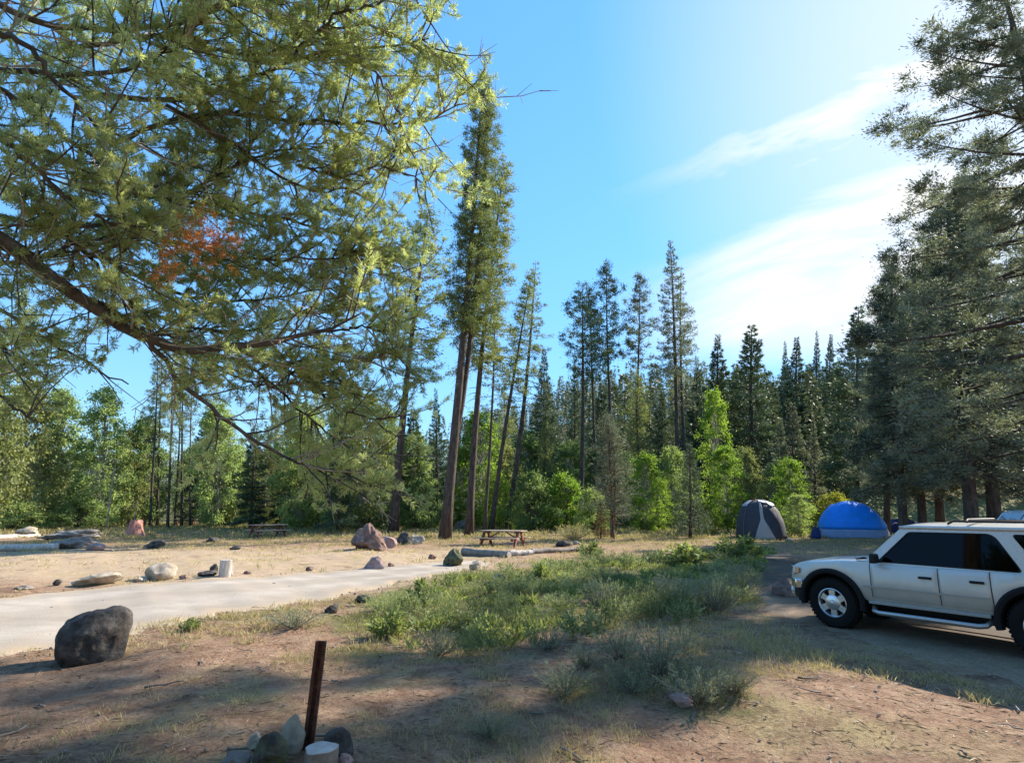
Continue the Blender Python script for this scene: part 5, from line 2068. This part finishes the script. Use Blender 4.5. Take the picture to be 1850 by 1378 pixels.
# ---- bright broadleaf growth
AG = 'bright green aspens'
for (px, Y, tx, ty, hw_, key, lab, leaf) in (
        (1166, 50, 1166, 812, 33, 'aspen', 'rounded bright green aspen beside the young twin stemmed pine', None),
        (1290, 56, 1291, 694, 30, 'aspen', 'tall bright green aspen rising over the small dark fir', None),
        (1312, 52, 1310, 800, 34, 'aspen', 'low wide bright green aspen near the grey dome tent', None),
        (1188, 55, 1190, 860, 24, 'aspen', 'short bright aspen between the rounded aspen and the small dark fir', None),
        (1428, 46, 1424, 822, 32, 'aspen', 'yellow green sapling rising between the two dome tents', None),
        (1440, 43, 1438, 890, 22, 'aspen', 'darker green shrub tree at the side of the grey dome tent', 'willow_leaves'),
        (868, 60, 868, 735, 44, 'aspen', 'bright green aspen seen between the trunks of the tall pines', None),
        (832, 60, 832, 800, 30, 'aspen', 'sunlit aspen just behind the twin trunked pine', None)):
    tree_at(key, px, Y, tx, ty, lab, 'aspen', AG, halfw=hw_, leaf=leaf)
for (px, Y, ty, hw_, lab, leaf) in (
        (960, 54, 838, 56, 'large grey green willow bush under the leaning pines', None),
        (1018, 55, 842, 52, 'wide bright willow bush at the foot of the dense dark crowned pine', 'aspen_leaves'),
        (905, 58, 850, 40, 'small yellow green willow bush behind the slim trunks near a picnic table', 'aspen_leaves'),
        (1070, 53, 872, 40, 'low willow bush behind the young twin stemmed pine', None),
        (1272, 46, 900, 22, 'low yellow green bush beside the small dark fir', 'yellow_leaves'),
        (1506, 50, 880, 46, 'bright yellow bush glowing above the blue tent', 'yellow_leaves'),
        (1450, 52, 895, 30, 'dull green bush between the tents and the yellow bush', None),
        (640, 56, 866, 46, 'sunlit willow bush in the gap of the dark trees', 'aspen_leaves'),
        (760, 56, 856, 46, 'green bush behind the heap shaped rock and the leaning pine', None),
        (35, 58, 895, 50, 'pale bush at the foot of the light green trees by the logs', 'pale_leaves'),
        (150, 62, 890, 44, 'pale green bush behind the thin dead trunk', 'pale_leaves'),
        (560, 64, 900, 34, 'low bush beside the dark fir beyond a picnic table', None)):
    lab = lab.replace('left of none, ', '')
    tree_at('willow', px, Y, px, ty, lab, 'bush', 'bushes round the clearing', halfw=hw_, leaf=leaf)
tree_at('young_fir', 1084, 39.5, 1084, 905, 'knee high fir with dead orange brown needles at the twin stemmed pine', 'fir tree', halfw=15, leaf='brown_needles')

EG = 'light young trees at the wood edge'
for (px, Y, ty, hw_, key, lab, leaf) in (
        (905, 70, 790, 40, 'cottonwood', 'olive green young tree behind the slim trunks of the leaning pair', 'olive_needles'),
        (950, 74, 770, 36, 'cottonwood', 'soft green young tree behind the grey green willow', 'willow_leaves'),
        (1030, 70, 790, 40, 'cottonwood', 'soft green young tree left of the dense dark crowned pine trunk', 'willow_leaves'),
        (1080, 72, 800, 34, 'cottonwood', 'dull green young tree behind the crown of the twin stemmed pine', 'olive_needles'),
        (1130, 66, 810, 30, 'cottonwood', 'soft green young tree behind the rounded bright aspen', 'willow_leaves'),
        (1215, 62, 800, 34, 'cottonwood', 'green young tree behind the small dark fir', 'willow_leaves'),
        (1345, 66, 800, 30, 'cottonwood', 'olive young tree above the grey dome tent', 'olive_needles'),
        (1395, 62, 830, 28, 'cottonwood', 'olive young tree beside the yellow green sapling', 'olive_needles'),
        (745, 64, 770, 40, 'cottonwood', 'soft green young tree between the leaning pine and the twin trunked pine', 'willow_leaves'),
        (590, 66, 790, 40, 'cottonwood', 'olive young tree in the dark group past the low bush', 'olive_needles'),
        (480, 68, 800, 40, 'cottonwood', 'olive young tree behind a weathered picnic table', 'olive_needles'),
        (425, 70, 810, 36, 'cottonwood', 'pale young tree near the lone slim pine', 'pale_leaves'),
        (395, 64, 715, 46, 'cottonwood', 'tall pale green tree between the trunk row and the olive bushy pine', 'pale_leaves'),
        (545, 60, 715, 50, 'cottonwood', 'tall soft green tree behind the low tip of the near bough', 'willow_leaves'),
        (615, 58, 720, 44, 'cottonwood', 'tall pale tree just behind the dark fir with a ground touching skirt', 'pale_leaves'),
        (265, 70, 740, 40, 'cottonwood', 'pale green tree behind the first slim pines of the trunk row', 'pale_leaves'),
        (350, 76, 800, 36, 'cottonwood', 'pale young tree showing between the slim pine trunks', 'pale_leaves')):
    lab = lab.replace(' left of ', ' beside ')
    tree_at(key, px, Y, px, ty, lab, 'broadleaf tree', EG, halfw=hw_, leaf=leaf)

# ---- light green trees past the logs
LG = 'light green trees past the logs'
for (px, Y, tx, ty, hw_, key, lab) in (
        (-40, 50, -30, 560, 70, 'cottonwood', 'tall yellow green tree at the edge above the logs'),
        (52, 60, 50, 668, 62, 'cottonwood', 'broad light green tree between the tall yellow green tree and the pointed one'),
        (110, 66, 112, 690, 46, 'cottonwood_tall', 'light green tree with a ragged top behind the broad light green tree'),
        (188, 64, 190, 688, 44, 'cottonwood_tall', 'pointed light green tree whose top stands alone against the sky'),
        (232, 68, 232, 765, 34, 'cottonwood', 'smaller light green tree next to the slim pine trunks'),
        (655, 54, 650, 690, 66, 'cottonwood', 'grey green broad tree behind the leaning pine'),
        (700, 66, 700, 730, 40, 'cottonwood_tall', 'light leafy tree hidden in part by the leaning pine trunk')):
    tree_at(key, px, Y, tx, ty, lab, 'broadleaf tree', LG, halfw=hw_)

# ---- slim pines in a row
SG = 'row of slim pine trunks'
for i, (px, Y, tx, ty, hw_, lab) in enumerate((
        (274, 66, 282, 600, 24, 'first slim pine of the trunk row, next to the smaller light green tree'),
        (287, 70, 296, 585, 22, 'slim pine second in the trunk row from the light green trees'),
        (306, 64, 318, 560, 24, 'slim pine with a pale leaning trunk inside the trunk row'),
        (318, 72, 326, 610, 20, 'dark slim pine in the middle of the trunk row'),
        (331, 68, 338, 590, 24, 'slim pine fifth in the trunk row, before the last one'),
        (346, 66, 350, 640, 20, 'last slim pine of the trunk row, next to the dark fir group'),
        (388, 70, 392, 660, 22, 'lone slim pine past the end of the trunk row'))):
    tree_at('wispy_pine' if i % 2 else 'tall_pine_a', px, Y, tx, ty, lab, 'pine tree', SG, halfw=hw_)

# ---- firs behind the clearing
DF = 'dark firs behind the clearing'
for (px, Y, tx, ty, hw_, key, lab, leaf) in (
        (260, 74, 262, 745, 30, 'fir_b', 'dark fir filling the gap behind the smaller light green tree', None),
        (90, 72, 92, 790, 32, 'fir_a', 'dark fir among the light green trees near the logs', None),
        (370, 74, 372, 735, 34, 'fir_b', 'dark fir just past the slim trunk row', None),
        (408, 66, 410, 742, 36, 'bushy_pine', 'olive bushy pine beyond the lone slim pine', None),
        (455, 60, 456, 765, 34, 'fir_b', 'dark low fir right behind a weathered picnic table', None),
        (500, 70, 502, 728, 36, 'bushy_pine', 'olive pine with a rounded top in the dark group beyond the picnic table', None),
        (524, 64, 524, 742, 36, 'fir_a', 'broad dark fir shading the ground past a weathered picnic table', None),
        (575, 62, 574, 668, 40, 'bushy_pine', 'tall bushy pine behind the low tip of the near bough', None),
        (612, 50, 612, 745, 34, 'fir_b', 'dark fir whose skirt touches the ground before the sunlit willow', None),
        (745, 64, 748, 735, 40, 'fir_b', 'dull green fir between the leaning pine and the twin trunked pine', None),
        (790, 70, 790, 700, 34, 'fir_c', 'dark fir directly behind the twin trunked pine', None),
        (915, 78, 915, 690, 34, 'bushy_pine', 'olive pine behind the leaning pair of pines', None),
        (985, 76, 982, 630, 42, 'fir_a', 'pointed dark fir standing free between the leaning pair and the dense dark crowned pine', None),
        (985, 68, 986, 735, 24, 'young_fir', 'light green young fir in front of the pointed dark fir', 'olive_needles'),
        (1040, 80, 1040, 640, 30, 'fir_c', 'dark fir behind the trunk of the dense dark crowned pine', None),
        (1090, 78, 1090, 690, 36, 'fir_b', 'dark fir behind the crown of the young twin stemmed pine', None),
        (1155, 74, 1155, 655, 44, 'bushy_pine', 'rounded olive pine behind the rounded bright aspen', None),
        (1196, 78, 1198, 700, 32, 'fir_a', 'dark fir in the gap before the tall spire pine', None)):
    tree_at(key, px, Y, tx, ty, lab, 'fir tree' if 'fir' in key else 'pine tree', DF, halfw=hw_, leaf=leaf)

# ---- firs on the slope behind the tents
RF = 'firs on the slope behind the tents'
for (px, Y, tx, ty, hw_, key, lab, leaf) in (
        (1262, 84, 1262, 640, 26, 'fir_c', 'narrow dark fir touching the sparse grey pine', None),
        (1294, 80, 1293, 602, 36, 'fir_a', 'dark fir with a ragged top above the tall bright aspen', None),
        (1330, 90, 1330, 660, 28, 'fir_c', 'lower dark fir between the ragged fir and the bluish topped one', None),
        (1362, 76, 1360, 586, 44, 'fir_b', 'large fir with a bluish jagged top behind the grey dome tent', None),
        (1398, 88, 1398, 690, 30, 'fir_c', 'short dark fir beside the large jagged fir', None),
        (1421, 104, 1421, 614, 20, 'fir_c', 'thin fir on the slope, first in the line of pointed tops', None),
        (1442, 98, 1442, 606, 30, 'fir_a', 'full fir on the slope, second in the line of pointed tops', None),
        (1478, 106, 1478, 595, 20, 'fir_c', 'narrow fir on the slope, third in the line of pointed tops', None),
        (1500, 110, 1500, 599, 20, 'fir_a', 'narrow fir on the slope, last in the line of pointed tops', None),
        (1460, 92, 1460, 680, 30, 'fir_a', 'dark fir below the line of pointed tops', None),
        (1470, 66, 1470, 742, 19, 'fir_c', 'slender grey green fir in front of the dark slope', 'grey_needles'),
        (1425, 64, 1428, 724, 26, 'fir_b', 'grey green fir above the yellow green sapling', 'grey_needles'),
        (1408, 70, 1408, 752, 24, 'fir_a', 'greenish fir between the jagged fir and the grey green fir', 'grey_needles'),
        (1518, 84, 1518, 640, 26, 'fir_c', 'very dark fir where the slope meets the tall conifers', None),
        (1552, 62, 1552, 550, 44, 'fir_b', 'dark pointed conifer leading the tall group above the blue tent', None)):
    tree_at(key, px, Y, tx, ty, lab, 'fir tree', RF, halfw=hw_ * 1.5, leaf=leaf)

# ---- tall conifers behind the suv
proto('giant_pine', lambda: conifer(201, H=24.5, cb=.15, R_=5.6, power=.5, nb=200, up0=-.5, up1=.2, curl=.45, dens=340, el=.15, ew=.040, style='clump', spread=.24, tr=.42, bend=.5, minr=.15,
      clumps=2.8, clump_r=.36, sides=12, gap=.2, topflat=.48, asym=(-1.0, 1.9, .05)), 'pine_tree', 'grey_needles', 'bark')
proto('drooping_pine', lambda: conifer(202, H=22, cb=.20, R_=4.0, power=.5, nb=180, up0=-.55, up1=.45, curl=.55, dens=190, el=.19, ew=.055, style='clump', spread=.3, tr=.34, bend=.3, minr=.2,
      clumps=1.9, clump_r=.42, stubs=14), 'pine_tree', 'grey_needles', 'bark')
tree_at('giant_pine', 1902, 21, 1799, -55, 'giant pine towering beyond the suv with a dark trunk and long layered boughs', halfw=245, rz=0)
CG = 'tall conifers behind the suv'
for (px, Y, tx, ty, hw_, lab) in (
        (1748, 31, 1722, 330, 125, 'thick trunked conifer directly behind the suv roof rack'),
        (1790, 34, 1775, 290, 120, 'second thick trunked conifer behind the suv, beside the one at the roof rack'),
        (1627, 37, 1622, 440, 85, 'conifer with a curved slim trunk beside the blue tent'),
        (1596, 44, 1600, 500, 60, 'conifer with a thin dark trunk rising over the edge of the blue tent'),
        (1662, 40, 1660, 470, 78, 'conifer between the curved slim trunk and the thick trunked one'),
        (1694, 43, 1692, 420, 80, 'conifer standing a little back between two nearer trunks behind the suv'),
        (1850, 36, 1850, 380, 100, 'conifer over the pale van roof')):
    tree_at('drooping_pine', px, Y, tx, ty, lab, 'conifer', CG, halfw=hw_)
# unseen pines added behind the camera to block sky light and deepen the shade
for (x, y, H, lab) in ((-7.5, -7, 19, 'added unseen pine behind the view point, the one farthest from the suv'), (1.5, -10, 22, 'added unseen pine behind the view point, the tallest of the four'),
                       (8.5, -5.5, 18, 'added unseen pine behind the view point, the one nearest the suv'), (-1.5, -17, 20, 'added unseen pine behind the view point, the one standing farthest back')):
    place('drooping_pine', (x, y, float(hgt(x, y))), H, lab, 'conifer', 'added unseen pines behind the view point', width=4.2)

# ---- sagebrush and leafy plants
def sage(seed, stems=46, H=.6, R_=.5, leaf=.030, lw=.009, per=34, twig='dead_wood'):
    r = np.random.default_rng(seed)
    W = Wood()
    Q, T = [], []
    for i in range(stems):
        a = r.uniform(0, 6.28)
        out = R_ * math.sqrt(r.uniform(.02, 1))
        h = H * (1 - .45 * (out / R_) ** 2) * r.uniform(.7, 1.1)
        e = np.array([math.cos(a) * out, math.sin(a) * out, h])
        s = np.linspace(0, 1, 5)[:, None]
        P = e * np.concatenate([s ** .8, s ** .8, s ** 1.25], 1) + r.normal(0, .012, (5, 3)) * s
        P[0] = [math.cos(a) * .03, math.sin(a) * .03, -.03]
        W.tube(P, np.linspace(.007, .002, 5), 4, cap=False)
        n = int(per * r.uniform(.6, 1.4))
        u = r.uniform(.3, 1.05, n)
        c = np.stack([np.interp(u, s[:, 0], P[:, k]) for k in range(3)], 1)
        c += r.normal(0, .018, (n, 3))
        d = norm(P[-1] - P[1]) * .8 + r.normal(0, .55, (n, 3))
        Q.append(leaf_quads(c, d, leaf * r.uniform(.7, 1.8, n) * 1.6, lw * r.uniform(.8, 1.4, n), r))
        T.append(np.clip(r.normal(.5, .2) + r.normal(0, .15, n), 0, 1))
    return W, np.concatenate(Q), np.concatenate(T)


proto('sage_a', lambda: sage(301, 64, .64, .55, per=36), 'sagebrush', 'sage_leaves', 'dead_wood')
proto('sage_b', lambda: sage(302, 46, .48, .5, per=32), 'sagebrush', 'sage_leaves', 'dead_wood')
proto('forb', lambda: sage(303, 40, .42, .40, leaf=.055, lw=.034, per=16), 'leafy_plant', 'forb_leaves', 'dead_wood')


def shrub(key, px, py, w, h, label, cat='sagebrush', group=None, leaf=None, name=None):
    p = gp(px, py)
    D = fdepth(p)
    rr = w / FPX * D / 2
    p = p + np.array([p[0], p[1], 0]) / D * rr * .6
    p[2] = float(hgt(p[0], p[1]))
    return place(key, p, h * 1.15 / FPX * D, label, cat, group, width=rr, leaf=leaf, name=name)


def scrub():
    r = np.random.default_rng(91)
    kinds = [sage(311, 34, .55, .5, leaf=.034, lw=.012, per=26), sage(312, 26, .45, .5, leaf=.045, lw=.02, per=18), sage(313, 22, .5, .42, leaf=.06, lw=.028, per=16)]
    A = np.array([gp(*q)[:2] for q in [(690, 1135), (655, 1090), (740, 1064), (860, 1044), (1000, 1024), (1150, 1010), (1330, 994), (1390, 996), (1370, 1020), (1345, 1055), (1345, 1085), (1250, 1115),
                                       (1240, 1150), (1040, 1170), (930, 1185), (820, 1200), (740, 1180)]])
    WW, QQ, TT = Wood(), [], []
    k = 0
    while k < 130:
        x, y = r.uniform(A[:, 0].min(), A[:, 0].max()), r.uniform(A[:, 1].min(), A[:, 1].max())
        if not in_poly(np.array([x]), np.array([y]), A)[0]: continue
        k += 1
        W, Q, T = kinds[r.integers(0, 3)]
        a, sc, sz = r.uniform(0, 6.28), r.uniform(.45, 1.15), r.uniform(.5, 1.1)
        Rm = np.array([[math.cos(a), -math.sin(a), 0], [math.sin(a), math.cos(a), 0], [0, 0, 1]])
        off = np.array([x, y, float(hgt(x, y))])
        S = np.array([sc, sc, sz])
        QQ.append((Q * S) @ Rm.T + off)
        TT.append(np.clip(T + r.normal(0, .25), 0, 1))
    o = quad_mesh('scrub', np.concatenate(QQ), np.concatenate(TT), M['scrub_leaves'])
    tag(o, kind='stuff')


M['scrub_leaves'] = foliage_mat('scrub_leaves', (.085, .105, .045), (.30, .33, .15), .4)
scrub()
SGR = 'grey green sagebrush'
for (key, px, py, w, h, lab) in (
        ('sage_a', 1290, 1112, 110, 78, 'full grey green sagebrush near the suv bumper'),
        ('sage_a', 1190, 1240, 150, 86, 'large grey green sagebrush in the near grass facing the suv'),
        ('sage_b', 1262, 1290, 150, 66, 'spreading pale sagebrush just below the large grey green one'),
        ('sage_b', 1140, 1262, 110, 60, 'smaller sagebrush at the side of the large grey green one'),
        ('sage_b', 1020, 1268, 120, 60, 'loose sagebrush over a patch of dark soil'),
        ('sage_b', 1060, 1215, 90, 44, 'low wispy sagebrush before the dark shrub strip'),
        ('sage_a', 1215, 1096, 90, 60, 'dark green sagebrush in the strip shaded beside the full one'),
        ('sage_b', 1330, 1068, 90, 50, 'sagebrush at the far end of the strip toward the suv'),
        ('sage_b', 885, 1345, 110, 44, 'low sagebrush in the shade between the fire ring and the dry grass'),
        ('sage_a', 1120, 1200, 110, 60, 'rounded sagebrush between the leafy strip and the large grey green one'),
        ('sage_b', 1230, 1180, 90, 44, 'pale sagebrush behind the large grey green one'),
        ('sage_b', 1330, 1262, 90, 46, 'thin sagebrush at the edge of the dirt bank'),
        ('sage_b', 990, 1180, 90, 40, 'small sagebrush in the shaded band'),
        ('sage_a', 1085, 1098, 80, 48, 'sagebrush in the middle of the leafy strip'),
        ('sage_b', 790, 1190, 110, 50, 'dull sagebrush behind the bright leafy plant'),
        ('sage_b', 530, 1140, 110, 36, 'dark sagebrush in shade at the road edge behind the rusty post')):
    shrub(key, px, py, w, h, lab, group=SGR)
FGR = 'bright leafy plants'
for (px, py, w, h, lab) in (
        (880, 1168, 84, 50, 'bright green leafy plant in a spot of sun in the shaded band'),
        (975, 1052, 40, 34, 'spiky blue green leafy plant in the middle of the low plants'),
        (1065, 1010, 50, 30, 'pale silvery leafy plant at the back of the low plants'),
        (700, 1160, 90, 50, 'leafy plant in the shade near the plate of the rusty post'),
        (1335, 1012, 90, 44, 'dark leafy clump in front of the grey dome tent'),
        (1240, 1022, 90, 40, 'dark leafy clump between the small dark fir and the leafy strip'),
        (345, 1142, 44, 22, 'small yellow green plant at the near edge of the road past the boulder'),
        (770, 1090, 70, 42, 'leafy plant where the strip meets the road')):
    shrub('forb', px, py, w, h, lab, 'leafy plant', FGR)
for (px, py, w, h, lab) in (
        (985, 948, 96, 36, 'wide straw coloured grassy bush in the sunlit clearing by the willows'),
        (1035, 946, 70, 30, 'straw coloured grassy bush beside the young twin stemmed pine'),
        (940, 945, 60, 24, 'small straw coloured grassy bush behind the picnic table with reddish legs')):
    shrub('sage_a', px, py, w, h, lab, 'bush', 'straw coloured bushes', 'straw_leaves', 'grassy_bush')
